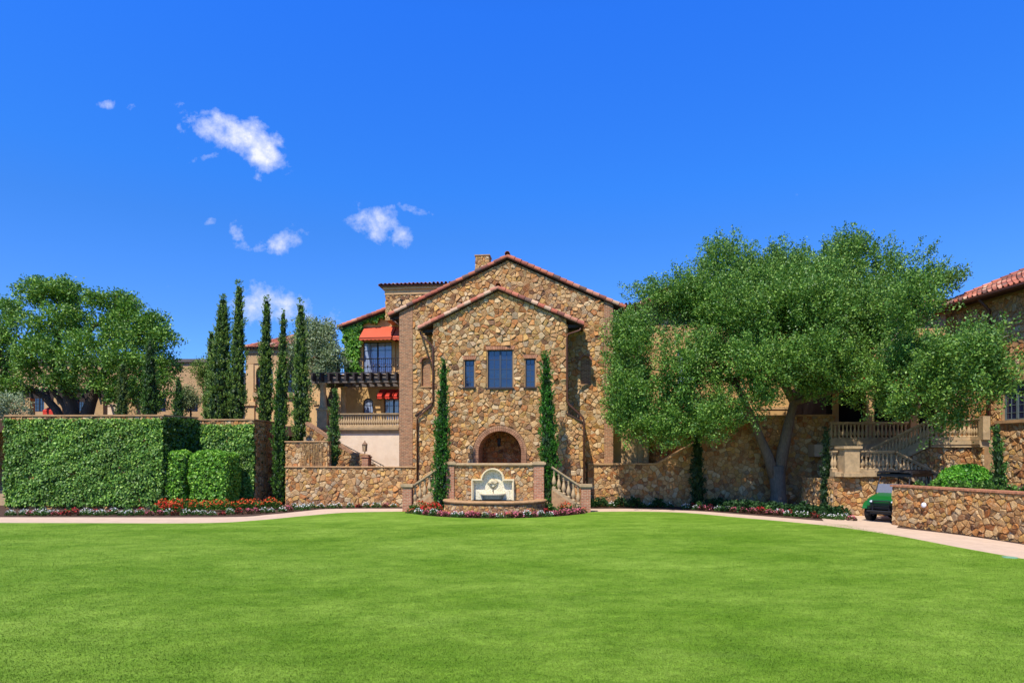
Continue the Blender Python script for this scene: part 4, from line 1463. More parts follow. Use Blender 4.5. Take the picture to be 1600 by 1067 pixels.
# carved surround
def surround_outline(t):
    pts = [(a0_ + t, .55), (a1_ - t, .55), (a1_ - t, fs - t)]
    r = ar - t
    hh = fs - t - zc_
    ang = math.asin(max(-1, min(1, hh / r)))
    pts.append((acx + r * math.cos(ang), fs - t))
    n = 16
    for k in range(1, n):
        a = ang + (math.pi - 2 * ang) * k / n
        pts.append((acx + r * math.cos(a), zc_ + r * math.sin(a)))
    pts.append((acx - r * math.cos(ang), fs - t)); pts.append((a0_ + t, fs - t))
    return pts


mb = MB()
mb.prism(surround_outline(0), -.24, -.001, holes=[surround_outline(.095)])
mb.prism(surround_outline(.02), -.29, -.241, holes=[surround_outline(.06)])
mb.build('carved_surround', 'marble', fo)
mb = MB(); mb.prism(surround_outline(.08), -.035, -.02); mb.build('tiled_panel', 'mosaic', fo)
mb = MB()
# shell and acanthus ornament
oz = FF.z(770, 762); ox = acx
for k in range(9):
    a = math.radians(20 + 140 * k / 8); L = .30
    mb.tube([(ox, -.05, oz + .18), (ox + math.cos(a) * L * .5, -.10, oz + .18 + math.sin(a) * L * .55), (ox + math.cos(a) * L * .8, -.06, oz + .18 + math.sin(a) * L * .85)], [.012, .035, .012], 6)
for s_ in (-1, 1):
    mb.tube([(ox, -.05, oz - .02), (ox + s_ * .08, -.09, oz + .08), (ox + s_ * .18, -.09, oz + .18), (ox + s_ * .25, -.08, oz + .27), (ox + s_ * .19, -.07, oz + .30)], [.03, .035, .03, .02, .01], 6, 1)
mb.lathe([(.035, 0), (.02, .05), (.02, .16), (.05, .2)], ox, -.07, oz - .16, 8, 1)
mb.build('shell_ornament', ['marble', 'bowl_stone'], fo, True)
mb = MB()
bz0, bz1 = .60, FF.z(770, 770)
for (m_, prof) in ((0, [(.42, 0), (.45, .12), (.50, bz1 - bz0 - .06)]), ):
    V = []; F_ = []; n = 14
    for (r, z) in prof:
        for k in range(n + 1):
            a = math.pi + math.pi * k / n
            V.append((ox + r * 1.08 * math.cos(a), -.05 + r * .75 * math.sin(a), bz0 + z))
    for i in range(len(prof) - 1):
        for k in range(n): F_.append((i * (n + 1) + k, i * (n + 1) + k + 1, (i + 1) * (n + 1) + k + 1, (i + 1) * (n + 1) + k))
    mb.add(V, F_)
mb.build('bowl', 'bowl_stone', fo, True)
mb = MB()
rim = [(ox + .56 * math.cos(math.pi + math.pi * k / 16), -.05 + .41 * math.sin(math.pi + math.pi * k / 16), bz1 - .07) for k in range(17)]
mb.sweep(rim, [(-.07, 0), (.02, 0), (.03, .05), (0, .075), (-.09, .075)])
mb.add([(p[0], p[1], bz1 - .03) for p in rim], [tuple(range(17))])
mb.build('bowl_rim', 'marble', fo)
# bowed basin
bx0, bx1 = FF.x(697, -.1), FF.x(851, -.1); cxb = (bx0 + bx1) / 2; hwb = (bx1 - bx0) / 2
bow = [(cxb + hwb * math.cos(math.pi - math.pi * k / 28) * 1.0, -.1 - 1.95 * math.sin(math.pi * k / 28) ** .8, 0) for k in range(29)]
zb_ = .60
mb = MB(); mb.sweep([(p[0], p[1], 0) for p in bow], [(-.38, 0), (0, 0), (0, zb_ - .13), (-.38, zb_ - .13)])
for k in range(28):
    a, b = Vector(bow[k]), Vector(bow[k + 1]); d = b - a; L = d.length; d.normalize()
    stones(mb, [(0, .0), (L, .0), (L, zb_ - .14), (0, zb_ - .14)], a, d, (0, 0, 1), (d.y, -d.x, 0), .2, seed=200 + k, depth=.035)
mb.build('basin_wall', ['mortar', 'stone'], fo)
mb = MB(); mb.sweep([(p[0], p[1], zb_ - .13) for p in bow], [(-.42, 0), (.03, 0), (.09, .04), (.1, .09), (.06, .13), (-.42, .13)]); mb.build('basin_coping', 'coping', fo)
mb = MB(); mb.add([(p[0], p[1] , zb_ - .22) for p in bow], [tuple(range(29))]); mb.build('water', 'glass_sky', fo)
# stairs and balustrades behind the fountain
for sgn in (-1, 1):
    lab = 'left' if sgn < 0 else 'right'
    px0, px1 = (637.5, 690) if sgn < 0 else (915, 862)
    root = fthing('stair_balustrade', f'sloping stone balustrade with brick newel pier climbing to the fountain landing on its {lab} side', 'balustrade', FF)
    xa, xb = FF.x(px0), FF.x(px1)
    mb = MB(); zt_ = FF.z(px0, 756)
    mb.box(xa - .21, xa + .21, -.21, .21, 0, zt_ - .12); mb.box(xa - .28, xa + .28, -.28, .28, zt_ - .12, zt_, 1); mb.box(xa - .24, xa + .24, -.24, .24, zt_ - .17, zt_ - .12, 1)
    mb.build('newel_pier', ['brick_pier', 'cast_stone'], root)
    p0 = (xa - sgn * .22, 0, .14); p1 = (xb, 0, .14 + abs(xb - xa) * .58)
    balustrade(root, p0, p1, 6, hb=.78, plinth=.16, fat=1.25)
    mb = MB(); o2 = [(xa - sgn * .22, 0), (xb, 0), (xb, p1[2]), (xa - sgn * .22, .14)]
    mb.prism(o2, -.14, .14); mb.build('stringer', 'coping', root)
    root = fthing('garden_stairs', f'stone steps behind the {lab} balustrade leading up to the fountain landing', 'stairs', FF)
    mb = MB()
    for k in range(7):
        s0_ = xa - sgn * (.25 + .3 * k); s1_ = xb - sgn * .6
        mb.box(min(s0_, s1_), max(s0_, s1_), .16, 1.7, .17 * k, .17 * (k + 1) - .002)
    mb.build('steps', 'cast_stone', root)
root = fthing('fountain_landing', 'raised stone landing between the fountain wall and the arched niche', 'landing', FF)
mb = MB(); mb.box(x0 + .1, x1 - .1, .66, 2.35, 0, 1.17); mb.build('landing', 'cast_stone', root)

# ------------------------------------------------------------------ right: long retaining wall with stair slope
RF = Fr(1100, 32.0, 2)
rw = fthing('retaining_wall', 'long shaded fieldstone retaining wall with sloping coping behind the big tree', 'wall', RF)
pts = [RF.p2(918, 726), RF.p2(1025, 726), RF.p2(1165, 652), RF.p2(1305, 650)]
zr = pts[2][1]
out = [(pts[0][0], 0), (pts[3][0], 0), pts[3], (pts[2][0], pts[3][1]), pts[1], pts[0]]
mb = MB(); mb.prism(out, 0, .5)
stones(mb, [(pts[0][0], 0), (pts[3][0], 0), pts[3], (pts[0][0], pts[3][1])], (0, 0, 0), (1, 0, 0), (0, 0, 1), (0, -1, 0), .28,
       [[(pts[0][0] - 1, pts[3][1] + 1), (pts[2][0], pts[3][1] + 1), (pts[2][0], pts[3][1]), pts[1], (pts[0][0] - 1, pts[0][1])]], seed=111, depth=.065)
mb.build('wall', ['mortar', 'stone'], rw)
for a, b in zip(pts[:-1], pts[1:]):
    mb = MB(); mb.obox((a[0], .2, a[1] + .04), (b[0], .2, b[1] + .04), .62, .09); mb.build('coping', 'coping', rw)
# stair side wall seen over the slope
sw = fthing('stair_wall', 'dark shaded fieldstone wall of the stairs between the golden building and the sloping coping', 'wall', RF)
stone_wall(sw, RF, 1013, 1150, 670, w=2.2, thick=.4, seed=115)
rs = fthing('garden_stairs', 'flight of stone steps rising behind the sloping retaining wall on the right', 'stairs', RF)
mb = MB(); xs0, xs1 = pts[1][0], pts[2][0]
for k in range(14):
    a = xs0 + (xs1 - xs0) * k / 14
    mb.box(a, xs1 + .6, .52, 2.18, 1.7 + k * .18 - .17, 1.7 + (k + 1) * .18 - .002 - .17)
mb.build('steps', 'cast_stone', rs)

# golden stucco building behind the big tree
GF = Fr(1130, 38, 3)
gb = fthing('stucco_building', 'golden orange stucco building with clay tile roof mostly hidden by the big tree', 'building', GF)
gx0, gx1 = GF.x(1003), GF.x(1312)
gz = GF.z(1003, 484)
def GP(px, py): return GF.p2(px, py)
holes = []
for px in (1075, 1255):
    a, b = GF.x(px - 17), GF.x(px + 17); holes.append([(a, GF.z(px, 600)), (b, GF.z(px, 600)), (b, GF.z(px, 545)), (a, GF.z(px, 545))])
mb = MB(); mb.prism([(gx0, 1.5), (gx1, 1.5), (gx1, gz), (gx0, gz)], 0, .35, holes=holes)
mb.box(gx0, gx0 + .35, .352, 8, 1.5, gz); mb.box(gx1 - .35, gx1, .352, 8, 1.5, gz)
mb.build('wall', 'stucco_gold', gb)
mb = MB(); mb.box(gx0 - .06, gx1 + .06, -.1, -.001, gz - .4, gz - .2); mb.box(gx0 - .06, gx1 + .06, -.18, -.001, gz - .2, gz - .02)
mb.box(gx0, gx1, -.05, -.001, GF.z(1100, 640), GF.z(1100, 636)); mb.build('cornice', 'stucco_tan', gb)
for h in holes: window(gb, h[0][0], h[1][0], h[0][1], h[2][1], .12, 2, 4, 2, 'frame_dark', 'glass_sky')
mb = MB(); mb.box(gx0 - .5, gx1 + .5, -.55, 8, gz, gz + .1, 1)
rz = gz + .11 + 2.2
tile_roof(mb, (gx0 - .5, -.6, gz + .11), (gx1 + .5, -.6, gz + .11), (gx1 - 1.5, 4, rz), (gx0 + 2.2, 4, rz))
tile_roof(mb, (gx0 - .5, 8, gz + .11), (gx0 - .5, -.6, gz + .11), (gx0 + 2.2, 4, rz), (gx0 + 2.2, 4.2, rz))
mb.build('roof', ['terracotta', 'soffit'], gb)
# lower stucco return between stone house and building, with pilasters
gc = fthing('courtyard_wall', 'sunlit stucco courtyard wall with flat pilasters right beside the gabled stone house', 'wall', GF)
w = -4.6
c0, c1 = GF.x(956, w), GF.x(1012, w)
mb = MB(); mb.box(c0, c1, w, w + .3, 1.5, GF.z(1000, 600, w))
for px in (962, 971, 1001, 1008):
    xx = GF.x(px, w); mb.box(xx - .16, xx + .16, w - .1, w - .001, 1.5, GF.z(1000, 610, w))
mb.box(c0, c1 + .1, w - .14, w + .34, GF.z(1000, 600, w), GF.z(1000, 594, w))
mb.build('wall', 'stucco_tan', gc)

# ------------------------------------------------------------------ right terraces
def hip_awning():
    pass


VF = Fr(1380, 31.2, 5)
pv = fthing('pavilion', 'shaded terrace pavilion with square stone columns and red awnings behind the upper balustrade', 'pavilion', VF)
def col_at(px, w, z0, py1, hw=.19):
    m_ = MB(); xx = VF.x(px, w); z1 = VF.z(px, py1, w)
    m_.box(xx - hw, xx + hw, w - hw, w + hw, z0, z1 - .12); m_.box(xx - hw - .07, xx + hw + .07, w - hw - .07, w + hw + .07, z1 - .12, z1)
    m_.box(xx - hw - .05, xx + hw + .05, w - hw - .05, w + hw + .05, z0, z0 + .15)
    m_.build('column', 'stucco_tan', pv)


for px in (1302, 1357, 1426, 1470): col_at(px, 1.2, 3.13, 610)
mb = MB(); zz = VF.z(1380, 610, 1.2); xa, xb = VF.x(1298, 1.2), VF.x(1500, 1.2)
mb.box(xa, xb, .95, 1.45, zz, zz + .5); mb.box(xa, xb, 1.452, 6.0, zz + .35, zz + .5); mb.build('beam', 'timber', pv)
mb = MB(); mb.box(xa, xb, 5.8, 6.0, 3.1, zz + .35); mb.box(xa - .3, xa - .002, 1.0, 6, 3.1, zz + .6); mb.build('back_wall', 'interior', pv)  # dark back sheet, colour stands for the shade behind the columns
mb = MB(); zu = VF.z(1380, 490, 3.0); mb.box(xa - .3, xb + 1.5, 3.0, 3.3, zz + .52, zu); mb.box(xa - .3, xb + 1.5, 4.2, 4.4, 3.0, zz + .5, 1)
mb.box(VF.x(1440, 2.0), xb + 1.5, 2.0, 2.3, 3.0, zz + .34, 1); mb.build('upper_wall', ['stucco_gold', 'interior'], pv)
mb = MB(); mb.box(xa - .8, xb + 1.8, 2.5, 7, zu, zu + .1, 1); tile_roof(mb, (xa - .8, 2.45, zu + .11), (xb + 1.8, 2.45, zu + .11), (xb + 1.8, 6, zu + 1.4), (xa + .6, 6, zu + 1.4)); mb.build('roof', ['terracotta', 'soffit'], pv)
mb = MB(); tile_roof(mb, (xa, .7, zz + .52), (xb, .7, zz + .52), (xb, 2.98, zz + 1.25), (xa, 2.98, zz + 1.25)); mb.build('porch_roof', 'terracotta', pv)
for px, py in ((1338, 590), (1412, 592)):
    mb = MB(); xx = VF.x(px, 0); z1 = VF.z(px, py - 10, 0); z0 = z1 - .7
    mb.prism([(xx - .55, z0), (xx + .55, z0), (xx + .42, z1), (xx - .42, z1)], .35, .36)
    mb.add([(xx - .75, -.35, z0 - .05), (xx + .75, -.35, z0 - .05), (xx + .7, .9, z1), (xx - .7, .9, z1)], [(0, 1, 2, 3)])
    mb.add([(xx - .75, -.35, z0 - .05), (xx + .75, -.35, z0 - .05), (xx + .75, -.35, z0 - .22), (xx - .75, -.35, z0 - .22)], [(0, 1, 2, 3)])
    mb.build('awning', 'awning_crimson', pv)
mb = MB(); xx = VF.x(1434, .9); z1 = VF.z(1434, 630, .9); mb.lathe([(.05, -.3), (.12, -.25), (.14, .2), (.04, .34)], xx, .9, z1, 8); mb.build('wall_lantern', 'cast_stone', pv)
bzz = 3.02
b1 = fthing('balustrade', 'level cast stone balustrade of the shaded upper right terrace', 'balustrade', VF)
y1_ = -.6
x0, x1 = VF.x(1296, y1_), VF.x(1418, y1_)
balustrade(b1, (x0, y1_, VF.z(1350, 689, y1_)), (x1, y1_, VF.z(1350, 689, y1_)), 20, hb=.66, plinth=.14, fat=1.1)
tb = fthing('terrace_base', 'fieldstone terrace base with stone fascia below the upper right balustrade', 'wall', VF)
zf = VF.z(1350, 689, y1_)
mb = MB(); mb.box(x0, x1 + 1.2, y1_ - .2, y1_ + .6, zf - .24, zf - .002); mb.build('fascia', 'cast_stone', tb)
mb = MB(); mb.box(x0, x1 + 2.4, y1_, y1_ + .5, 0, zf - .25); stones(mb, [(x0, 0), (x1 + 2.4, 0), (x1 + 2.4, zf - .25), (x0, zf - .25)], (0, y1_, 0), (1, 0, 0), (0, 0, 1), (0, -1, 0), .27, seed=121)
mb.build('wall', ['mortar', 'stone'], tb)

# lower landing: newel, level balustrade, then sloping down to the right
QF = Fr(1330, 27.0, 1)
b2 = fthing('balustrade', 'lower cast stone balustrade with square newel, sloping down to the right behind the utility cart', 'balustrade', QF)
zq = QF.z(1340, 737)
xn = QF.x(1326); x0 = QF.x(1337); x1 = QF.x(1396)
balustrade(b2, (x0, 0, zq), (x1, 0, zq), 9, hb=.66, plinth=.12, fat=1.1)
mb = MB(); mb.box(xn - .32, xn + .3, -.32, .32, zq - .05, QF.z(1326, 701)); mb.box(xn - .4, xn + .38, -.4, .4, QF.z(1326, 701), QF.z(1326, 697)); mb.box(xn - .4, xn + .38, -.4, .4, zq - .2, zq - .051); mb.build('newel_pier', 'cast_stone', b2)
b3 = fthing('balustrade', 'lower stair balustrade sloping down to the right above the utility cart roof', 'balustrade', QF)
x2 = QF.x(1475)
balustrade(b3, (x1 + .05, 0, zq - .02), (x2, 0, zq - (x2 - x1) * .52), 13, hb=.66, plinth=.12, fat=1.1)
lwq = fthing('stair_wall', 'shaded fieldstone wall under the lower right balustrade behind the utility cart', 'wall', QF)
mb = MB(); xl = QF.x(1310)
xl = QF.x(1302) + .9
mb.box(xl - .9, x1, -.16, .3, zq - .2, zq - .003)
mb.build('fascia', 'cast_stone', lwq)
mb = MB()
out = [(xl - .9, 0), (x2, 0), (x2, zq - (x2 - x1) * .52 - .02), (x1, zq - .21), (xl - .9, zq - .21)]
mb.prism(out, 0, .4); stones(mb, out, (0, 0, 0), (1, 0, 0), (0, 0, 1), (0, -1, 0), .27, seed=125)
stones(mb, [(0, 0), (3, 0), (3, zq - .3), (0, zq - .3)], (xl - .9, 0, 0), (0, 1, 0), (0, 0, 1), (-1, 0, 0), .27, seed=126)
mb.build('wall', ['mortar', 'stone'], lwq)
# recessed second strip of balustrade left of the newel
b4 = fthing('balustrade', 'short shaded balustrade piece left of the square newel on the lower right landing', 'balustrade', QF)
balustrade(b4, (QF.x(1303), .25, zq), (xn - .4, .25, zq), 2, hb=.66, plinth=.12)

# upper sunlit flight: slopes up from (1360,700) to (1455,655) then level landing to the building
UF = Fr(1455, 27.8, 7)
b5 = fthing('balustrade', 'cast stone stair balustrade climbing to the right toward the sunlit landing', 'balustrade', UF)
zl = UF.z(1470, 688)
pS = (UF.x(1362, 1.3), 1.3, UF.z(1362, 731, 1.3)); pE = (UF.x(1452), .0, zl)
balustrade(b5, pS, pE, 17, hb=.66, plinth=.14, fat=1.15)
b6 = fthing('balustrade', 'sunlit curved landing balustrade beside the right stone building', 'balustrade', UF)
pM = (UF.x(1515), -.12, zl); pF = (UF.x(1538, -.9), -.9, zl)
balustrade(b6, pE, pM, 9, hb=.66, plinth=.14, fat=1.2)
b7 = fthing('balustrade', 'end section of the landing balustrade with square post next to the downpipe', 'balustrade', UF)
balustrade(b7, pM, pF, 5, hb=.66, plinth=.14, fat=1.1)
mb = MB(); mb.box(pF[0] - .14, pF[0] + .14, pF[1] - .16, pF[1] + .16, zl, zl + .98); mb.build('end_post', 'cast_stone', b7)
lu = fthing('landing_wall', 'sunlit fieldstone landing wall with stone fascia under the curved balustrade', 'wall', UF)
mb = MB(); path = [pE, pM, pF]
mb.sweep([(p[0], p[1], zl - .30) for p in path], [(-.5, 0), (.16, 0), (.16, .08), (.2, .12), (.2, .29), (-.5, .29)])
mb.sweep([(pS[0], pS[1], pS[2] - .3), (pE[0], pE[1], pE[2] - .3)], [(-.3, 0), (.16, 0), (.16, .29), (-.3, .29)])
mb.build('fascia', 'cast_stone', lu)
mb = MB()
for (a, b, sd_) in ((pE, pM, 131), (pM, pF, 132)):
    A_, B_ = Vector((a[0], a[1], 0)), Vector((b[0], b[1], 0)); d = B_ - A_; L = d.length; d.normalize()
    stones(mb, [(0, 0), (L, 0), (L, zl - .31), (0, zl - .31)], A_, d, (0, 0, 1), (d.y, -d.x, 0), .25, seed=sd_)
    nn = Vector((-d.y, d.x, 0)) * .4
    mb.add([A_, B_, B_ + nn, A_ + nn] + [v + Vector((0, 0, zl - .31)) for v in (A_, B_, B_ + nn, A_ + nn)], [(0, 1, 5, 4), (1, 2, 6, 5), (2, 3, 7, 6), (3, 0, 4, 7), (4, 5, 6, 7)])
A_ = Vector((pE[0], pE[1], 0)); B_ = Vector((pS[0], pS[1], 0)); d = (A_ - B_); L = d.length; d.normalize()
sl = [(0, 0), (L, 0), (L, zl - .31), (0, pS[2] - .31)]
stones(mb, sl, B_, d, (0, 0, 1), (d.y, -d.x, 0), .25, seed=133)
nn = Vector((-d.y, d.x, 0)) * .4
fr_ = [B_, A_, A_ + Vector((0, 0, zl - .31)), B_ + Vector((0, 0, pS[2] - .31))]
mb.add(fr_ + [v + nn for v in fr_], [(0, 1, 2, 3), (7, 6, 5, 4), (0, 4, 5, 1), (1, 5, 6, 2), (2, 6, 7, 3), (3, 7, 4, 0)])
mb.build('wall', ['mortar', 'stone'], lu)
ls = fthing('landing_floor', 'paved landing floor behind the curved right balustrade', 'landing', UF)
mb = MB(); mb.add([(pE[0], .15, zl), (pM[0], .05, zl), (pF[0] + .3, -.6, zl), (pF[0] + 1.5, 4.5, zl), (pE[0] - .5, 4.5, zl)], [(0, 1, 2, 3, 4)]); mb.build('paving', 'paving', ls)

# ------------------------------------------------------------------ stone building on the right edge
pA = np.array([(1478 - 800) * 29.9 / FPX, 29.9]); pB = np.array([(1642 - 800) * 24.8 / FPX, 24.8])
pB = pB + (pB - pA) / np.linalg.norm(pB - pA) * 9.0
dd = pB - pA; LB = float(np.linalg.norm(dd)); rot = math.atan2(dd[1], dd[0])
rb = thing('stone_building', 'stone building at the right edge with clay barrel tile roof and slate green window', 'building', (float(pA[0]), float(pA[1]), 0), rot)
ux = dd / LB; nin = np.array([-ux[1], ux[0]])


def RX(px, w=0.0):
    r = np.array([(px - 800) / FPX, 1.0]); p = pA + nin * w
    A_ = np.array([[ux[0], -r[0]], [ux[1], -r[1]]]); x, t = np.linalg.solve(A_, -p)
    return float(x), float(t)


def RP(px, py, w=0.0):
    x, t = RX(px, w); return x, EYE + (HOR - py) * t / FPX


xw0, zw0 = RP(1566, 657); xw1 = RP(1606, 657)[0]; zw1 = RP(1585, 597)[1]
ez = RP(1600, 452)[1]
mb = MB()
hole = [(xw0, zw0), (xw1, zw0), (xw1, zw1), (xw0, zw1)]
mb.prism([(0, 0), (LB, 0), (LB, ez), (0, ez)], 0, .4, holes=[hole])
stones(mb, [(0, 0), (LB, 0), (LB, ez - .1), (0, ez - .1)], (0, 0, 0), (1, 0, 0), (0, 0, 1), (0, -1, 0), .27, [[(xw0 - .06, zw0 - .15), (xw1 + .06, zw0 - .15), (xw1 + .06, zw1 + .2), (xw0 - .06, zw1 + .2)]], seed=141)
mb.box(0, .4, .402, 7, 0, ez); mb.box(.402, LB, 6.6, 7, 0, ez); mb.box(LB - .4, LB, .402, 6.598, 0, ez)
stones(mb, [(0.4, 0), (7, 0), (7, ez - .1), (.4, ez - .1)], (0, 0, 0), (0, 1, 0), (0, 0, 1), (-1, 0, 0), .27, seed=142)
mb.build('wall', ['mortar', 'stone'], rb)
mb = MB(); z = zw1
n = 16
for k in range(n):
    f = random.uniform(.8, 1.2); a = xw0 - .1 + (xw1 - xw0 + .2) * k / n; b = xw0 - .1 + (xw1 - xw0 + .2) * (k + .92) / n
    mb.box(a, b, -.06, -.001, zw1, zw1 + .2, 0, tuple(q * f for q in S(176, 118, 86)))
mb.build('lintel', 'voussoir', rb)
window(rb, xw0, xw1, zw0, zw1, .12, 2, 5, 2, 'frame_green', 'glass_dark')
mb = MB(); mb.box(xw0 - .25, xw1 + .2, -.14, .12, zw0 - .13, zw0 - .002); mb.box(0, xw1 + .3, -.1, -.001, zw0 - .19, zw0 - .132); mb.build('sill', 'coping', rb)
mb = MB(); ov = .65; e0 = RP(1468, 474, -ov); e1 = RP(1640, 430, -ov)
ez2 = ez + .02
mb.box(e0[0], LB + 1, -ov + .02, 7, ez, ez + .09, 1)
rl = 4.6; rise = 2.1
tile_roof(mb, (e0[0], -ov, ez + .10), (LB + 1, -ov, ez + .10), (LB + 1, -ov + rl, ez + .1 + rise), (e0[0] + 2.3, -ov + rl, ez + .1 + rise))
tile_roof(mb, (e0[0], 7.4, ez + .10), (e0[0], -ov, ez + .10), (e0[0] + 2.3, -ov + rl, ez + .1 + rise), (e0[0] + 2.3, 3.8, ez + .1 + rise))
tile_run(mb, (e0[0], -ov, ez + .14), (e0[0] + 2.3, -ov + rl, ez + .14 + rise), (0, 0, 1), r=.12)
mb.build('roof', ['terracotta', 'soffit'], rb)
mb = MB(); mb.tube([(e0[0], -ov - .05, ez + .0), (LB + 1, -ov - .05, ez + .0)], .07, 8); mb.build('gutter', 'copper_brown', rb, True)
mb = MB(); xd = RP(1545, 600, -.15)[0]; mb.tube([(xd, -ov - .05, ez), (xd, -.14, ez - .5), (xd, -.14, 1.0)], .065, 8); mb.build('downpipe', 'copper_brown', rb, True)

# ------------------------------------------------------------------ right foreground wall, planter, lamp
A2 = np.array(ground(1395, 820)); B2 = np.array(ground(1600, 848.5)); d2 = (B2 - A2) / np.linalg.norm(B2 - A2)
E2 = A2 + d2 * 13.0
L2 = 13.0; rot2 = math.atan2(d2[1], d2[0])
fw = thing('front_wall', 'low fieldstone front wall with thin brick edge along the right path', 'wall', (float(A2[0]), float(A2[1]), 0), rot2)
h2 = 1.47
mb = MB(); mb.box(0, L2, .002, .42, 0, h2 - .07)
stones(mb, [(0, 0), (L2, 0), (L2, h2 - .07), (0, h2 - .07)], (0, 0, 0), (1, 0, 0), (0, 0, 1), (0, -1, 0), .24, seed=151, depth=.06, drop=.2, bias=(.93, .9, .85))
stones(mb, [(0, 0), (.42, 0), (.42, h2 - .07), (0, h2 - .07)], (0, 0, 0), (0, 1, 0), (0, 0, 1), (-1, 0, 0), .24, seed=152)
mb.box(.0, .4, .42, 3.4, 0, h2 - .1)
stones(mb, [(.42, 0), (3.4, 0), (3.4, h2 - .1), (.42, h2 - .1)], (0, 0, 0), (0, 1, 0), (0, 0, 1), (-1, 0, 0), .24, seed=153)
mb.build('wall', ['mortar', 'stone'], fw)
mb = MB(); x = -.06
while x < L2:
    f = random.uniform(.75, 1.15); mb.box(x, x + .07, -.07, .48, h2 - .068, h2 - random.uniform(0, .006), 0, tuple(q * f for q in S(190, 128, 92))); x += .08
mb.build('brick_coping', 'voussoir', fw)
c_ = A2 + d2 * .0
px_, py_ = ground(1395, 820)
npl = np.array([-d2[1], d2[0]])
quad = [A2 + npl * .4, A2 + npl * 3.3, A2 + npl * 7.3 - d2 * 1, A2 + npl * 7.5 + d2 * 14, A2 + npl * .4 + d2 * 13]
terrace('planter_soil', [(float(q[0]), float(q[1])) for q in quad], h2 - .12, 'soil')
sl_ = thing('wall_lamp', 'small round white step light on the low front wall at right', 'wall lamp', (float(A2[0]), float(A2[1]), 0), rot2)
# find x along the wall for px 1447
r = np.array([(1447 - 800) / FPX, 1.0]); xx, tt = np.linalg.solve(np.array([[d2[0], -r[0]], [d2[1], -r[1]]]), -A2)
zz = EYE + (HOR - 789) * tt / FPX
mb = MB(); mb.lathe([(.02, .0), (.085, .02), (.095, .05), (.08, .1), (.03, .12)], 0, 0, 0, 14)
V = [(float(xx) + v[0] * .9, -v[2] - .03, zz + v[1]) for v in mb.v]; m2 = MB(); m2.v = V; m2.f = mb.f; m2.m = mb.m; m2.c = mb.c
m2.build('lens', 'lamp_glass', sl_, True)
mb = MB(); mb.box(float(xx) - .06, float(xx) + .06, -.05, -.0, zz - .06, zz + .06); mb.build('back_plate', 'iron', sl_)

# ------------------------------------------------------------------ utility cart
uc = W(1377, 815, 24.2); uang = math.radians(-53)
cart = thing('utility_cart', 'green utility cart with black roof and cargo bed parked behind the low front wall', 'utility cart', (float(uc[0]) + .05, float(uc[1]), 0.012), uang)
# local: front faces -y, width x
def part(name, fn, mt, parent=cart, smooth=False):
    m_ = MB(); fn(m_); return m_.build(name, mt, parent, smooth)


def wheel(x, y, r=.31, wd=.24):
    m_ = MB()
    prof = [(r * .55, -wd / 2), (r * .93, -wd / 2), (r, -wd * .3), (r, wd * .3), (r * .93, wd / 2), (r * .55, wd / 2)]
    V = []; F = []; seg = 20
    for (rr, xx_) in prof:
        for k in range(seg):
            t = 2 * math.pi * k / seg; k_ = 1 + (.03 if k % 2 and rr > r * .95 else 0); V.append((xx_, rr * k_ * math.cos(t), rr * k_ * math.sin(t)))
    for i in range(len(prof) - 1):
        for k in range(seg):
            k2 = (k + 1) % seg; F.append((i * seg + k, i * seg + k2, (i + 1) * seg + k2, (i + 1) * seg + k))
    m_.add(V, F)
    w_ = bpy.data.objects.new('wheel', None); COL.objects.link(w_); w_.parent = cart; w_.location = (x, y, r)
    m_.build('tyre', 'rubber', w_)
    m3 = MB(); m3.tube([(-wd * .3, 0, 0), (wd * .3, 0, 0)], r * .56, 14); m3.tube([(-wd * .42, 0, 0), (wd * .42, 0, 0)], r * .16, 8); m3.build('rim', 'plastic_grey', w_)


for x in (-.62, .62):
    wheel(x, .45); wheel(x, 2.35)
def hood(m_):
    # stepped hood: nose low, rising to the dash
    prof = [(-.05, .62), (0.0, .86), (.25, .98), (.80, 1.08), (.80, .55), (.1, .50)]
    V = []; 
    for (y, z) in prof: V.append((-.55 if z < .9 else -.48, y, z))
    for (y, z) in prof: V.append((.55 if z < .9 else .48, y, z))
    n = len(prof); m_.add(V, [tuple(range(n))[::-1], tuple(range(n, 2 * n))] + [(i, (i + 1) % n, n + (i + 1) % n, n + i) for i in range(n)])
    for s_ in (-1, 1):
        # fenders arching over the front wheels
        P_ = [(s_ * .62, .45 + .42 * math.cos(a), .34 + .42 * math.sin(a)) for a in [math.radians(20 + 140 * k / 8) for k in range(9)]]
        for p, q in zip(P_[:-1], P_[1:]): m_.obox(p, q, .28, .03, up=(1, 0, 0)) if False else m_.obox(p, q, .30, .035, up=(0, .3, 1))
part('hood', hood, 'paint_green')
part('grille', lambda m_: [m_.box(-.42, .42, -.10, -.052, .56 + k * .055, .585 + k * .055) for k in range(4)] + [m_.box(-.5, .5, -.07, .0, .5, .55)], 'plastic_black')
for s_ in (-1, 1):
    m_ = MB(); m_.lathe([(.02, 0), (.09, .02), (.08, .07)], 0, 0, 0, 12); mm_ = MB(); mm_.f = m_.f; mm_.m = m_.m; mm_.c = m_.c
    mm_.v = [(s_ * .38 + v[0] * .8, -.02 - v[2] * .6, .78 + v[1] * .45) for v in m_.v]; mm_.build('headlight', 'lamp_glass', cart)
part('bumper', lambda m_: [m_.tube([(-.5, -.16, .42), (.5, -.16, .42)], .035, 8), m_.tube([(-.3, -.16, .42), (-.3, -.14, .8), (.3, -.14, .8), (.3, -.16, .42)], .028, 8), m_.box(-.42, .42, -.08, 2.7, .30, .42)], 'plastic_black')
part('body', lambda m_: [m_.box(-.68, .68, .80, 1.75, .42, .50), m_.box(-.7, -.62, .8, 1.7, .35, .55), m_.box(.62, .7, .8, 1.7, .35, .55)], 'plastic_black')
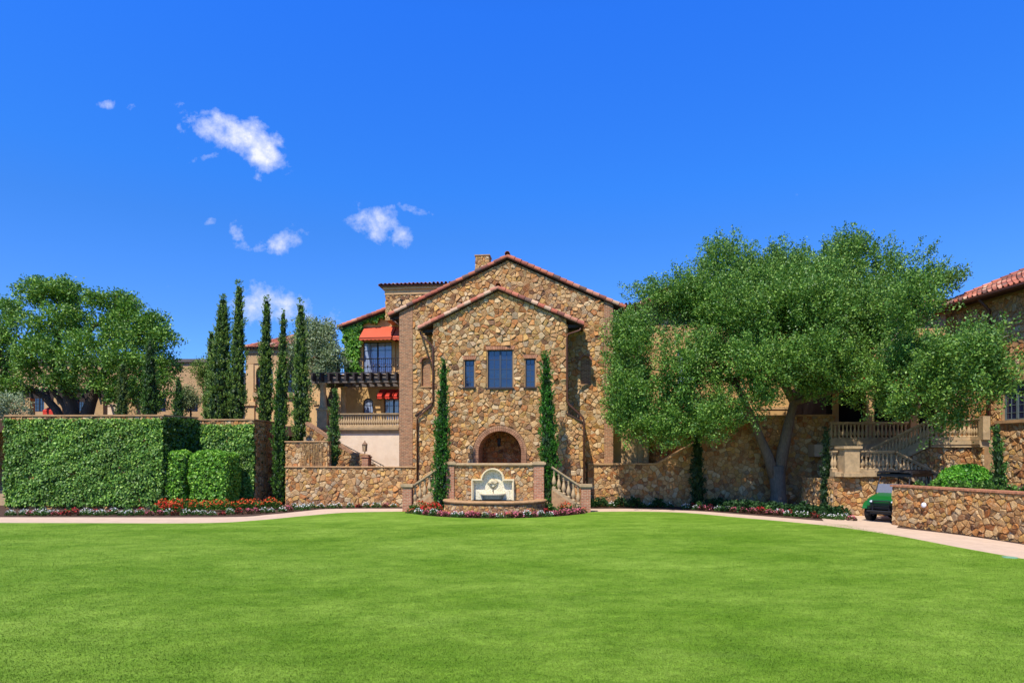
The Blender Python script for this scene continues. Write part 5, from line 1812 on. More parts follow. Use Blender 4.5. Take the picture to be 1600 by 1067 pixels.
part('windshield', lambda m_: m_.add([(-.56, .78, 1.08), (.56, .78, 1.08), (.54, .92, 1.42), (-.54, .92, 1.42), (-.56, .80, 1.08), (.56, .80, 1.08), (.54, .94, 1.42), (-.54, .94, 1.42)], [(0, 1, 2, 3), (7, 6, 5, 4), (0, 4, 5, 1), (2, 6, 7, 3)]), 'plastic_grey')
part('roll_cage', lambda m_: [m_.tube([(s * .60, .80, .5), (s * .58, .80, 1.1), (s * .52, 1.12, 1.80), (s * .52, 2.7, 1.80), (s * .60, 2.8, .9)], .026, 8) for s in (-1, 1)] + [m_.tube([(-.52, 1.12, 1.80), (.52, 1.12, 1.80)], .024, 8), m_.tube([(-.52, 1.9, 1.82), (.52, 1.9, 1.82)], .024, 8), m_.tube([(-.55, 1.95, 1.3), (.55, 1.95, 1.3)], .024, 8)], 'plastic_black')
def roof_(m_):
    xs = [-.66, -.6, -.3, 0, .3, .6, .66]; zs = [0, .10, .13, .135, .13, .10, 0]
    V = []; ys = [.92, 1.0, 2.85, 3.0]; dz = [-.05, .02, .03, -.08]
    for y, d in zip(ys, dz):
        for x, z in zip(xs, zs): V.append((x, y, 1.80 + z + d))
    n = 7; F = [(j * n + i, j * n + i + 1, (j + 1) * n + i + 1, (j + 1) * n + i) for j in range(3) for i in range(6)]
    m_.add(V, F); m_.box(-.64, .64, 1.0, 2.9, 1.70, 1.81)
part('roof', roof_, 'plastic_black')
seat = part('seat', lambda m_: [m_.box(-.55, .55, 1.25, 1.7, .62, .80), m_.box(-.55, .55, 1.68, 1.8, .8, 1.3), m_.box(-.5, .5, 1.3, 1.75, .5, .62)], 'plastic_black')
part('steering_wheel', lambda m_: [m_.tube([(-.25 + .17 * math.cos(2 * math.pi * k / 14), 1.08 + .06 * math.sin(2 * math.pi * k / 14), 1.15 + .16 * math.sin(2 * math.pi * k / 14)) for k in range(15)], .016, 6), m_.tube([(-.25, 1.08, 1.15), (-.25, .85, 1.0)], .02, 6)], 'plastic_black')
part('cargo_bed', lambda m_: [m_.box(-.68, .68, 1.9, 3.0, .62, .68), m_.box(-.70, -.65, 1.9, 3.0, .68, 1.0), m_.box(.65, .70, 1.9, 3.0, .68, 1.0), m_.box(-.65, .65, 1.9, 1.95, .68, 1.0), m_.box(-.65, .65, 2.95, 3.0, .68, 1.0)], 'paint_green')

# ------------------------------------------------------------------ far left buildings
VL = Fr(430, 46, 2)
vl = fthing('stucco_villa', 'peach stucco villa with tiled hip roof and tall arched openings behind the cypresses', 'villa', VL)
vx0, vx1 = VL.x(386), VL.x(492); vz = VL.z(430, 546)
arches = []
for px in (413, 460):
    r_ = .62; arches.append((VL.x(px), VL.z(px, 570) - r_, r_, VL.z(px, 613)))
mb = MB(); mb.prism([(vx0, 3.9), (vx1, 3.9), (vx1, vz), (vx0, vz)], 0, .3, holes=[arch_poly(*a) for a in arches])
mb.box(vx0, vx0 + .3, .302, 6, 3.9, vz); mb.box(vx1 - .3, vx1, .302, 6, 3.9, vz); mb.box(vx0 + .302, vx1 - .302, 5, 5.3, 3.9, vz)
mb.build('wall', 'stucco_villa', vl)
mb = MB(); mb.box(vx0 - .12, vx1 + .12, -.14, -.001, vz - .3, vz); mb.box(vx0 - .04, vx1 + .04, -.06, -.001, VL.z(430, 568), vz - .302); mb.build('cornice', 'stucco_tan', vl)
for px in (391, 437, 487):
    mb = MB(); xx = VL.x(px); mb.box(xx - .34, xx + .34, -.12, -.002, 3.9, VL.z(px, 634)); mb.box(xx - .46, xx + .46, -.22, -.002, VL.z(px, 634), VL.z(px, 628)); mb.box(xx - .28, xx + .28, -.10, -.002, VL.z(px, 628), VL.z(px, 569)); mb.build('pilaster', 'stucco_villa', vl)
for a in arches:
    window(vl, a[0] - a[2], a[0] + a[2], a[3], a[1] + a[2], .2, 2, 6, 2, 'frame_dark', 'glass_dark', arched=True)
    mb = MB(); mb.box(a[0] - a[2] - .15, a[0] + a[2] + .15, -.2, -.003, a[3] - .35, a[3] - .02); mb.build('sill', 'cast_stone', vl)
mb = MB(); mb.box(vx0 - .3, vx1 + .3, -.32, 6.2, vz + .001, vz + .1, 1); rr_ = 1.6
tile_roof(mb, (vx0 - .32, -.36, vz + .11), (vx1 + .3, -.36, vz + .11), (vx1 - 1, 3, vz + rr_), (vx0 + 2.4, 3, vz + rr_))
tile_roof(mb, (vx0 - .32, 6.2, vz + .11), (vx0 - .32, -.36, vz + .11), (vx0 + 2.4, 3, vz + rr_), (vx0 + 2.4, 3.2, vz + rr_))
mb.build('roof', ['terracotta', 'soffit'], vl)

TL = Fr(150, 52, 1)
tl = fthing('tan_building', 'long flat roofed tan building seen through the oak branches at far left', 'building', TL)
x0, x1 = TL.x(-260), TL.x(328); z1 = TL.z(300, 566)
holes = []
for px in (60, 130, 190, 250, 300):
    a, b = TL.x(px - 9), TL.x(px + 9); holes.append([(a, TL.z(px, 643)), (b, TL.z(px, 643)), (b, TL.z(px, 618)), (a, TL.z(px, 618))])
mb = MB(); mb.prism([(x0, 3.9), (x1, 3.9), (x1, z1), (x0, z1)], 0, .3, holes=holes); mb.box(x1 - .3, x1, .302, 8, 3.9, z1); mb.build('wall', 'stucco_tan', tl)
mb = MB(); mb.box(x0, x1 + .2, -.18, .5, z1, z1 + .25); mb.build('parapet', 'timber_end', tl)
for h in holes: window(tl, h[0][0], h[1][0], h[0][1], h[2][1], .1, 2, 4, 2, 'frame_dark', 'glass_dark')
PLF = Fr(85, 46, 1)
pl2 = fthing('pergola', 'dark timber pergola behind the oak trunks above the far left ivy wall', 'pergola', PLF)
xa, xb = PLF.x(18), PLF.x(215); z0 = PLF.z(80, 622); z1 = PLF.z(80, 614)
for yy in (0, 3.0):
    mb = MB(); mb.box(xa, xb, yy, yy + .2, z0, z1); mb.build('beam', 'timber', pl2)
x = xa + .1
while x < xb:
    mb = MB(); mb.box(x, x + .12, -.6, 3.8, z1 + .002, z1 + .3); mb.build('rafter', 'timber', pl2); x += .62
for px in (42, 92, 156, 208):
    mb = MB(); xx = PLF.x(px); mb.box(xx - .3, xx + .3, -.1, .4, 4.0, z0); mb.build('column', 'stucco_tan', pl2)
aw = fthing('awning', 'bright red awning under the far left pergola between the oak trunks', 'awning', PLF)
mb = MB(); a, b = PLF.x(80, 1), PLF.x(106, 1); zt_, zb2 = PLF.z(92, 630, 1), PLF.z(92, 642, 1)
mb.add([(a, 1.4, zt_), (b, 1.4, zt_), (b + .1, .3, zb2), (a - .1, .3, zb2), (b + .1, .3, zb2 - .3), (a - .1, .3, zb2 - .3)], [(0, 1, 2, 3), (3, 2, 4, 5)]); mb.build('cloth', 'awning_crimson', aw)
bn = fthing('low_wall', 'pale sunlit low wall under the far left pergola', 'wall', PLF)
mb = MB(); mb.box(PLF.x(135, 2), PLF.x(190, 2), 2, 2.3, 4.0, PLF.z(160, 634, 2)); mb.box(PLF.x(134, 2), PLF.x(191, 2), 1.95, 2.35, PLF.z(160, 634, 2), PLF.z(160, 631.5, 2)); mb.build('wall', 'stucco_pale', bn)

# ------------------------------------------------------------------ foliage builders
def crown(blobs, dens, leaf, base, alt, altp=.25, twig=.55, per=42, seed_d=None, up=.25, scatter=.16, material='leaf', name='crown', parent=None, origin=(0, 0, 0), jag=1.0, lobes=10):
    """blobs: (px,py,rx,ry,D). sprays of leaves around short twigs, outlines left uneven"""
    Q_ = []; C_ = []
    for (px, py, rx, ry, D) in blobs:
        c = W(px, py, D); ax, az = rx * D / FPX, ry * D / FPX; ay = (ax + az) * .55
        nl = lobes
        ld_ = unit(R.normal(size=(nl, 3))); rl_ = R.uniform(.34, .60, nl)
        POS = []; DD = []
        for i in range(nl):
            lr = rl_[i]; lc = ld_[i] * (1.0 - lr) * 1.02
            area = 4 * math.pi * (lr * (ax * az * ay) ** (1 / 3)) ** 2
            n = max(3, int(area * dens * R.uniform(.7, 1.2)))
            d = unit(R.normal(size=(n, 3)) + np.array([0, 0, .35]))
            lump = 1 + .12 * np.sin(d @ (R.normal(size=(3, 3)) * 3.0) + R.uniform(0, 6, 3)).sum(axis=1) / 2 * jag
            rad = R.uniform(.62, 1.05, n) * lump
            POS.append(c + (lc + d * lr * rad[:, None]) * np.array([ax, ay, az])); DD.append(d * .7 + ld_[i] * .5)
        pos = np.concatenate(POS); d = np.concatenate(DD); n = len(pos)
        td = unit(d + np.array([0, 0, up]) + R.normal(0, .4, (n, 3)))
        L = twig * R.uniform(.4, 1.3, n) * np.where(R.random(n) < .05, 1.4, 1.0)
        shade = R.uniform(.85, 1.18, n)
        t = R.uniform(0, 1, (n, per)); 
        lp = pos[:, None, :] + td[:, None, :] * (L[:, None] * t)[..., None] + R.normal(0, 1, (n, per, 3)) * (scatter * (1.15 - t * .75))[..., None]
        lp = lp.reshape(-1, 3)
        ld = unit(np.repeat(td, per, axis=0) + R.normal(0, .8, (n * per, 3)))
        Q_.append(leaf_quads(lp, ld, leaf, leaf * .52))
        C_.append(tints(n * per, base, .2, alt, altp) * np.repeat(shade, per)[:, None])
    q = np.concatenate(Q_) - np.array(origin); c = np.clip(np.concatenate(C_), 0, .9)
    return quads_mesh(name, q, c, material, parent)


def limb(mb, p0, p1, r0, r1, bend=.25, seg=6, rs=8):
    p0 = np.array(p0, float); p1 = np.array(p1, float); L = np.linalg.norm(p1 - p0)
    pts = []; rd = []
    ph = random.uniform(0, 6)
    for k in range(seg + 1):
        t = k / seg; q = p0 + (p1 - p0) * t
        o_ = math.sin(t * math.pi) * bend * L * .25
        q = q + np.array([math.cos(ph) * o_, math.sin(ph) * o_, math.sin(t * math.pi) * bend * L * .12])
        pts.append(tuple(q)); rd.append(r0 + (r1 - r0) * t)
    mb.tube(pts, rd, rs)
    return pts


def tree(name, label, cat, base, trunk_fn, blobs, dens, leaf, c1, c2, bark='bark', group=None, **kw):
    root = thing(name, label, cat, tuple(base), 0, group)
    mb = MB(); trunk_fn(mb)
    mb.v = [(v[0] - base[0], v[1] - base[1], v[2] - base[2]) for v in mb.v]
    mb.build('trunk', bark, root, True)
    crown(blobs, dens, leaf, c1, c2, parent=root, origin=base, **kw)
    return root


# big tree on the right
BT = 30.9
def bt_trunk(mb):
    b = W(1216, 794.3, BT); b[2] = -.1
    f = W(1213, 728, BT)
    mb.tube([tuple(b + np.array([0, 0, -.1])), tuple(b + np.array([0, 0, .25])), tuple(b + np.array([0, 0, .9])), tuple(f)], [.58, .42, .35, .38], 14)
    l1 = W(1180, 670, BT - .1); r1 = W(1236, 650, BT)
    mb.tube([tuple(f + np.array([-.1, 0, -.5])), tuple(W(1200, 712, BT)), tuple(W(1188, 685, BT)), tuple(W(1176, 655, BT - .3)), tuple(W(1150, 600, BT - .6))], [.29, .24, .21, .18, .14], 12)
    mb.tube([tuple(f + np.array([.1, 0, -.5])), tuple(W(1224, 700, BT)), tuple(W(1232, 665, BT)), tuple(W(1240, 630, BT)), tuple(W(1262, 590, BT))], [.31, .27, .24, .2, .16], 12)
    tips = [(1150, 600, 1090, 520, BT - 1.5), (1150, 600, 1030, 590, BT - 1), (1150, 600, 1140, 450, BT), (1240, 630, 1230, 430, BT), (1262, 590, 1330, 440, BT), (1262, 590, 1400, 520, 28),
            (1262, 590, 1480, 570, 25), (1240, 630, 1330, 610, 29), (1176, 655, 1060, 640, BT - 1.2), (1176, 655, 1120, 640, BT - 1), (1240, 630, 1200, 500, BT + 1), (1262, 590, 1390, 470, 30), (1400, 520, 1430, 465, 29), (1480, 570, 1530, 570, 23)]
    for (ax_, ay_, bx_, by_, D) in tips:
        Da = BT if (ax_, ay_) not in ((1400, 520), (1480, 570)) else (28 if ax_ == 1400 else 25)
        p = limb(mb, W(ax_, ay_, Da), W(bx_, by_, D), .17, .05, .5)
        for k in (2, 4, 5):
            e = np.array(p[k]) + np.array([random.uniform(-1.5, 1.2), random.uniform(-1.2, 1.2), random.uniform(.2, 1.3)])
            limb(mb, p[k], e, .06, .02, .3, 4, 6)


bt_blobs = [(1128, 420, 50, 64, 31), (1232, 425, 64, 68, 31.5), (1335, 420, 64, 58, 31), (1398, 425, 50, 52, 30), (1452, 432, 26, 18, 29), (1480, 420, 12, 8, 29),
            (1052, 488, 54, 54, 30.5), (1010, 478, 24, 24, 30.5), (1150, 505, 72, 66, 29), (1262, 502, 72, 66, 28.5), (1370, 495, 74, 66, 28), (1418, 492, 40, 42, 24.5), (1080, 478, 38, 36, 30.2),
            (1000, 560, 46, 56, 30), (1082, 575, 72, 56, 28.5), (1180, 562, 62, 42, 27.5), (1290, 565, 72, 50, 27), (1400, 575, 72, 52, 26), (1474, 545, 46, 30, 23), (1500, 572, 52, 44, 23.5), (1552, 560, 36, 46, 21),
            (980, 625, 30, 44, 29.5), (1045, 640, 44, 34, 29), (1108, 640, 36, 26, 28.5), (1172, 632, 26, 30, 28), (1335, 612, 30, 26, 27), (1385, 634, 18, 22, 26), (1462, 622, 44, 42, 23.5), (1520, 606, 38, 34, 21.5), (1560, 600, 20, 26, 21),
            (1268, 610, 22, 16, 28), (1420, 645, 10, 12, 24.5), (1014, 668, 12, 16, 29.3), (975, 655, 14, 20, 29.6), (1200, 590, 36, 22, 28.5), (1485, 655, 20, 18, 22.8)]
base = W(1216, 794.3, BT); base[2] = 0
tree('shade_tree', 'huge spreading shade tree with forked grey trunk before the shaded retaining wall', 'tree', base, bt_trunk, [(a_ + R.uniform(-14, 14), b_ + (12 if b_ < 470 else 4) + (R.uniform(-16, 16) if b_ > 470 else R.uniform(-3, 6)), c_ * R.uniform(.82, 1.02), d_ * R.uniform(.85, 1.1), e_) for a_, b_, c_, d_, e_ in bt_blobs] + [(990, 655, 34, 40, 29.6), (1045, 674, 36, 28, 28.9), (1108, 664, 34, 28, 28.6), (980, 600, 22, 40, 29.8), (1225, 470, 40, 60, 30), (1300, 470, 44, 60, 29), (1180, 480, 40, 50, 30.5)], 4.5, .114,
     S(82, 120, 44), S(134, 166, 70), altp=.34, per=60, twig=.85, scatter=.16, up=.75)

# left oak with several trunks
OD = 40.0
def oak_trunk(mb):
    zb = 4.2
    def ww(px, py, D=OD): return W(px, py, D)
    for pts, rs in (([(112, 668), (112, 640), (108, 615), (100, 585), (90, 540)], [.5, .42, .36, .28, .18]), ([(130, 668), (138, 640), (146, 618), (158, 590), (185, 540)], [.45, .36, .3, .24, .15]),
                    ([(100, 668), (88, 640), (70, 620), (44, 605), (10, 590)], [.3, .24, .2, .16, .1]), ([(112, 655), (100, 632), (82, 610), (68, 590)], [.22, .18, .14, .1]),
                    ([(112, 600), (125, 545), (145, 510), (172, 498)], [.24, .18, .14, .1])):
        mb.tube([tuple(ww(*p)) for p in pts], rs, 10)
    for (a, b) in (((90, 540), (70, 470)), ((90, 540), (110, 450)), ((185, 540), (230, 510)), ((172, 498), (180, 460)), ((10, 590), (-20, 520)), ((158, 590), (240, 560)), ((100, 585), (20, 520)), ((68, 590), (50, 540))):
        p = limb(mb, ww(*a), ww(*b), .14, .04, .5)
        for k in (2, 4):
            limb(mb, p[k], np.array(p[k]) + np.array([random.uniform(-1.5, 1.5), random.uniform(-1, 1), random.uniform(.3, 1.5)]), .05, .02, .3, 4, 6)


oak_blobs = [(85, 462, 44, 28, 40), (55, 452, 22, 14, 40), (105, 448, 18, 14, 40), (160, 474, 26, 22, 40), (190, 468, 18, 14, 40.5), (208, 478, 10, 9, 40), (10, 478, 22, 16, 41), (5, 520, 46, 38, 40), (78, 505, 48, 36, 39),
             (60, 560, 52, 38, 38.5), (-10, 575, 44, 36, 40), (15, 598, 34, 20, 39), (130, 545, 44, 34, 38.5), (185, 520, 40, 30, 40), (235, 520, 36, 26, 40), (262, 535, 22, 26, 40), (205, 560, 46, 34, 38.5), (150, 590, 30, 20, 38.5), (240, 590, 38, 44, 39),
             (95, 590, 26, 16, 39), (268, 575, 16, 30, 40), (205, 610, 26, 20, 39), (245, 500, 14, 10, 40), (-40, 530, 40, 60, 40), (120, 500, 22, 18, 40)]
base = W(118, 668, OD); base[2] = 4.3
tree('oak_tree', 'broad dark green oak with several leaning trunks rising above the far left ivy wall', 'tree', base, oak_trunk, [(a_ if a_ < 200 else a_ - 8, b_ + 6, c_ * .90, d_ * .92, e_) for a_, b_, c_, d_, e_ in oak_blobs], 1.3, .18,
     S(92, 130, 46), S(140, 170, 70), bark='bark_dark', altp=.25, per=64, twig=.6, scatter=.26, up=.2, jag=2.0)

# olive behind the cypresses
def olive_trunk(mb):
    for pts in ([(514, 648), (515, 625), (520, 605), (500, 575)], [(516, 648), (520, 620), (530, 590), (528, 560)], [(513, 648), (508, 620), (498, 600), (485, 575)]):
        mb.tube([tuple(W(p[0], p[1], 39.5)) for p in pts], [.16, .13, .11, .07], 8)


base = W(515, 660, 39.5); base[2] = 4.3
tree('olive_tree', 'grey green olive tree behind the cypresses left of the pergola', 'tree', base, olive_trunk,
     [(490, 525, 30, 22, 40), (508, 540, 24, 22, 39.5), (475, 550, 28, 26, 40.5), (500, 570, 38, 20, 39.5), (522, 565, 14, 18, 39.5), (465, 580, 24, 22, 40.5), (512, 520, 18, 12, 40), (472, 612, 16, 18, 40), (505, 590, 16, 10, 39)],
     3.2, .14, S(122, 138, 96), S(166, 176, 138), bark='bark_dark', altp=.35, per=40, twig=.6, scatter=.22, up=.2, material='leaf_dull')
# pale shrubs near the left buildings
for (nm, lab, px, py, rx, ry, D, c1, c2) in (('silver_shrub', 'silvery grey green shrub at the extreme left edge above the stone wall', 10, 636, 26, 20, 34.5, S(140, 152, 112), S(176, 184, 146)),
                                             ('garden_shrub', 'pale olive shrub between the small cypresses above the left ivy wall', 298, 625, 18, 22, 40, S(118, 130, 82), S(160, 168, 118)),
                                             ('garden_shrub', 'tall loose green bush behind the leftmost tall cypress', 318, 585, 18, 18, 44, S(96, 124, 52), S(138, 154, 76))):
    b = W(px, py + ry, D)
    root = thing(nm, lab, 'shrub', tuple(b))
    crown([(px, py, rx, ry, D)], 8, .11, c1, c2, per=34, twig=.4, scatter=.15, parent=root, origin=b, name='foliage', material='leaf_dull')
    mb = MB(); mb.tube([(0, 0, -1.5), (0, 0, .3)], .06, 6); mb.build('stem', 'bark_dark', root)

# cypresses
def cypress(label, px, top, bot, hw, D, zbase=None, lean=0.0, c1=S(62, 98, 38), c2=S(96, 132, 50), dens=1.0, group=None, lump=.22, tip=.5):
    b = W(px, bot, D)
    if zbase is not None: b[2] = zbase
    T = W(px + lean, top, D); H = T[2] - b[2]; rw = hw * 1.12 * D / FPX; lx = lean * D / FPX
    root = thing('cypress_tree', label, 'cypress', tuple(b), 0, group)
    mb = MB()
    prof = []
    def rad(t):  # t 0 base..1 tip
        return rw * min(1.0, .55 + t * 3.2) * (max(0.0, 1 - t) ** tip) * (1.0 if t < .5 else 1.0)
    mb.tube([(0, 0, -.05), (0, 0, .5), (lx * .6, 0, H * .6), (lx * .97, 0, H * .97)], [rw * .16, rw * .14, .05, .015], 7)
    mb.build('trunk', 'bark_dark', root)
    area = 2 * math.pi * rw * .75 * H
    ns = int(area * 30 * dens)
    t = 1 - R.uniform(0, 1, ns) ** .85 * .985; t = 1 - t if False else R.uniform(0.01, .995, ns) 
    keep = R.random(ns) < np.clip(np.array([rad(x) for x in t]) / rw + .15, .2, 1); t = t[keep]; ns = len(t)
    a = R.uniform(0, 2 * math.pi, ns)
    ph = R.uniform(0, 6, 4)
    lumps = 1 + lump * (np.sin(a * 2 + t * H * 2.4 + ph[0]) * .5 + np.sin(a * 3 - t * H * 4.1 + ph[1]) * .4 + np.sin(t * H * 6.3 + a + ph[2]) * .35)
    rr = np.array([rad(x) for x in t]) * lumps * R.uniform(.72, 1.0, ns)
    pos = np.stack([rr * np.cos(a) + lx * t, rr * np.sin(a), t * H], axis=1)
    outd = np.stack([np.cos(a), np.sin(a), np.zeros(ns)], axis=1)
    per = 16
    td = unit(outd * .6 + np.array([0, 0, 1.0]) + R.normal(0, .22, (ns, 3)))
    L = R.uniform(.12, .34, ns) * min(1, .5 + rw)
    tt = R.uniform(0, 1, (ns, per))
    lp = (pos[:, None] + td[:, None] * (L[:, None] * tt)[..., None] + R.normal(0, .045, (ns, per, 3)) * (1.1 - tt * .7)[..., None]).reshape(-1, 3)
    lp[:, 2] = np.minimum(lp[:, 2], H + .02)
    ld = unit(np.repeat(td, per, axis=0) + R.normal(0, .45, (ns * per, 3)))
    q = leaf_quads(lp, ld, .10, .042)
    sh = np.repeat(R.uniform(.8, 1.2, ns), per)[:, None]
    c = np.clip(tints(ns * per, c1, .16, c2, .25) * sh, 0, 1)
    # inner mass of darker foliage
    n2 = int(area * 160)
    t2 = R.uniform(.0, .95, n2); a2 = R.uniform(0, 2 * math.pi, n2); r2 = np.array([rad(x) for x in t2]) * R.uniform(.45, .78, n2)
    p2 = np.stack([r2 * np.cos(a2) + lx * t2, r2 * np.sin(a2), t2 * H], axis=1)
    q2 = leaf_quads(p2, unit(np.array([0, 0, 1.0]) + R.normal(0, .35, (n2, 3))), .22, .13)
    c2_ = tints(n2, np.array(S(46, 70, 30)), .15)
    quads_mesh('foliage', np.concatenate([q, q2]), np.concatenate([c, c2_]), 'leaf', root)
    return root


G1 = S(56, 106, 30); G2 = S(84, 144, 44)
cypress('slim bright green cypress standing against the fountain wall on its left side', 688, 560, 789, 13, 29.2, 0, 6, G1, G2, 1.5, tip=.62)
cypress('taller bright green cypress standing against the fountain wall on its right side', 861, 549, 787, 16, 29.2, 0, -9, G1, G2, 1.5, tip=.62)
BG = 4.3
for args in (('broad tall cypress with a blunt double top above the set-back ivy wall', 343, 460, 655, 20, 37.2, BG, 6),
             ('darker half-hidden cypress at the left shoulder of the broad tall cypress', 327, 515, 655, 10, 38.5, BG, 4),
             ('tallest slender cypress, just right of the broad blunt-topped one', 370, 438, 655, 13.5, 37.2, BG, 4),
             ('tall cypress in front of the villa arch, its tip against the white cloud', 414, 462, 665, 12.5, 38.2, BG, 3),
             ('thin cypress right of the villa arch with a narrow pointed tip', 440, 482, 680, 9.5, 38.6, BG - .3, 3),
             ('tall cypress beside the olive tree, growing above the vine covered block', 471, 467, 692, 14, 36.4, 3.2, -1)):
    cypress(*args, c1=S(98, 130, 52), c2=S(156, 176, 86), dens=1.0, lump=.3, tip=.58)
cypress('young bright cypress rooted at lawn level in front of the set-back wall corner', 438, 572, 783, 11.5, 33.4, 0, -1, S(70, 112, 36), S(110, 146, 56), 1.0, lump=.3)
cypress('small ragged cypress in front of the pale stucco terrace wall', 520, 607, 728, 9.5, 33.6, 1.85, 4, S(80, 116, 46), S(120, 150, 70), 1.0, lump=.35)
cypress('short olive toned cypress under the oak, leftmost above the ivy wall', 191, 566, 652, 8.5, 36.5, BG, 1, S(88, 108, 46), S(120, 136, 62), 1.0, lump=.35)
cypress('short cypress under the right side of the oak crown above the ivy wall', 234, 530, 652, 12, 36.5, BG, 1, S(66, 104, 36), S(104, 136, 56), 1.0, lump=.35)
cypress('smallest cypress above the right end of the ivy wall', 279, 590, 652, 8, 36.5, BG, 0, S(70, 108, 40), S(104, 136, 56), 1.0, lump=.35)
cypress('very dark cypress in shade beside the courtyard wall right of the stone house', 986, 664, 726, 9, 34.2, 1.7, 0, S(30, 54, 26), S(44, 72, 34), 1.2)
cypress('slim dark cypress trained against the shaded retaining wall', 1090, 664, 790, 10, 31.2, 0, -1, S(40, 66, 32), S(56, 86, 40), 1.2, tip=.5)
cypress('slim dark cypress at the right end of the shaded retaining wall', 1291, 668, 794, 7.5, 27.6, 0, 0, S(38, 62, 30), S(50, 78, 36), 1.0, lump=.35)
cypress('small leaning cypress in the planter before the right stone building', 1563, 664, 757, 8, 20.3, 1.35, -7, S(70, 112, 40), S(104, 140, 60), 1.5)

# clipped shrubs
def box_leaves(hx, hy, hz, rr, dens, L, base, alt, altp=.3, thick=.12):
    """leaves over a rounded box, returned centred on its base"""
    A_ = [(2 * hx) * (2 * hz)] * 2 + [(2 * hy) * (2 * hz)] * 2 + [(2 * hx) * (2 * hy)]
    P_ = []
    for i, ar in enumerate(A_):
        n = int(ar * dens); u, v = R.uniform(-1, 1, n), R.uniform(-1, 1, n)
        if i < 2: p = np.stack([u * hx, np.full(n, (-1) ** (i + 1) * hy), (v + 1) * hz], 1)
        elif i < 4: p = np.stack([np.full(n, (-1) ** i * hx), u * hy, (v + 1) * hz], 1)
        else: p = np.stack([u * hx, v * hy, np.full(n, 2 * hz)], 1)
        P_.append(p)
    p = np.concatenate(P_)
    inner = np.stack([np.clip(p[:, 0], -hx + rr, hx - rr), np.clip(p[:, 1], -hy + rr, hy - rr), np.clip(p[:, 2], 0, 2 * hz - rr)], 1)
    d = unit(p - inner + 1e-6); p = inner + d * rr * 1.0
    lump = .05 * np.sin(p[:, 0] * 4 + p[:, 2] * 3) + .03 * np.sin(p[:, 1] * 6 + p[:, 2] * 7 + p[:, 0] * 5)
    n = len(p)
    c = p + d * (lump + R.uniform(-thick, .02, n))[:, None]
    ld = unit(R.normal(0, 1, (n, 3)) * .9 + d * .5 - np.array([0, 0, .35]))
    s_ = unit(np.cross(ld, d + R.normal(0, .45, (n, 3))))
    LL = L * R.uniform(.6, 1.3, (n, 1)); WW = LL * .72
    q = np.stack([c - ld * LL / 2, c + s_ * WW / 2, c + ld * LL / 2, c - s_ * WW / 2], 1)
    return q, tints(n, base, .2, alt, altp), inner


for (lab, pxa, pxb, yt, D, dp) in (('clipped boxy shrub closest to the big ivy wall, left of the pair', 257, 288, 705, 30.3, 1.3), ('wider clipped boxy shrub, right of the pair before the set-back ivy wall', 292, 356, 705, 30.3, 1.6)):
    b = W((pxa + pxb) / 2, 780, D); b[2] = 0; hx = (pxb - pxa) / 2 * D / FPX; hz = (EYE + (HOR - yt) * D / FPX) / 2
    b[1] += dp / 2
    root = thing('clipped_shrub', lab, 'shrub', tuple(b), math.radians(-2), 'pair of clipped boxy shrubs')
    q, c, inner = box_leaves(hx, dp / 2, hz, .36, 760, .125, S(98, 148, 42), S(150, 194, 66))
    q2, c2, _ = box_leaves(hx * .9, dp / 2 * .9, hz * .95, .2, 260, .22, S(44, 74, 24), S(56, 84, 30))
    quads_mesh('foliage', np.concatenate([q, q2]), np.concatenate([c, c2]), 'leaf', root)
    mb = MB()
    for k in range(6): mb.tube([(random.uniform(-.3, .3) * hx, random.uniform(-.2, .2), 0), (random.uniform(-.6, .6) * hx, random.uniform(-.3, .3), 1.2)], .03, 5)
    mb.build('stems', 'bark_dark', root)

# dome shrub
b = W(1507, 757, 22.2); b[2] = h2 - .14
root = thing('dome_shrub', 'neatly rounded bright green dome shrub behind the low front wall', 'shrub', tuple(b))
n = 9000; d = unit(R.normal(size=(n, 3))); d[:, 2] = np.abs(d[:, 2]) ** .9; d = unit(d)
rx, rz = 46 * 22.2 / FPX, 2 * .44
lumpy = 1 + .05 * np.sin(d @ (R.normal(size=(3, 6)) * 3)).sum(1) / 2
c = d * np.array([rx, rx * .9, rz]) * (lumpy * R.uniform(.86, 1.0, n))[:, None]
ld = unit(R.normal(size=(n, 3)) + d * .4); s_ = unit(np.cross(ld, d + R.normal(0, .5, (n, 3))))
LL = .085 * R.uniform(.6, 1.3, (n, 1)); q = np.stack([c - ld * LL / 2, c + s_ * LL * .38, c + ld * LL / 2, c - s_ * LL * .38], 1)
quads_mesh('foliage', q, tints(n, S(78, 138, 30), .18, S(120, 178, 52), .35), 'leaf', root)
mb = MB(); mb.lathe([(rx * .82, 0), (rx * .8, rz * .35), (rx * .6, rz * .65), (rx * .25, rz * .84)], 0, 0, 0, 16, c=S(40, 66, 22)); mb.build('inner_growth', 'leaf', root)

# ------------------------------------------------------------------ bedding plants
WHITE, PINK, RED, CORAL, ORANGE = S(236, 232, 226), S(214, 108, 126), S(190, 44, 44), S(222, 110, 84), S(222, 86, 36)


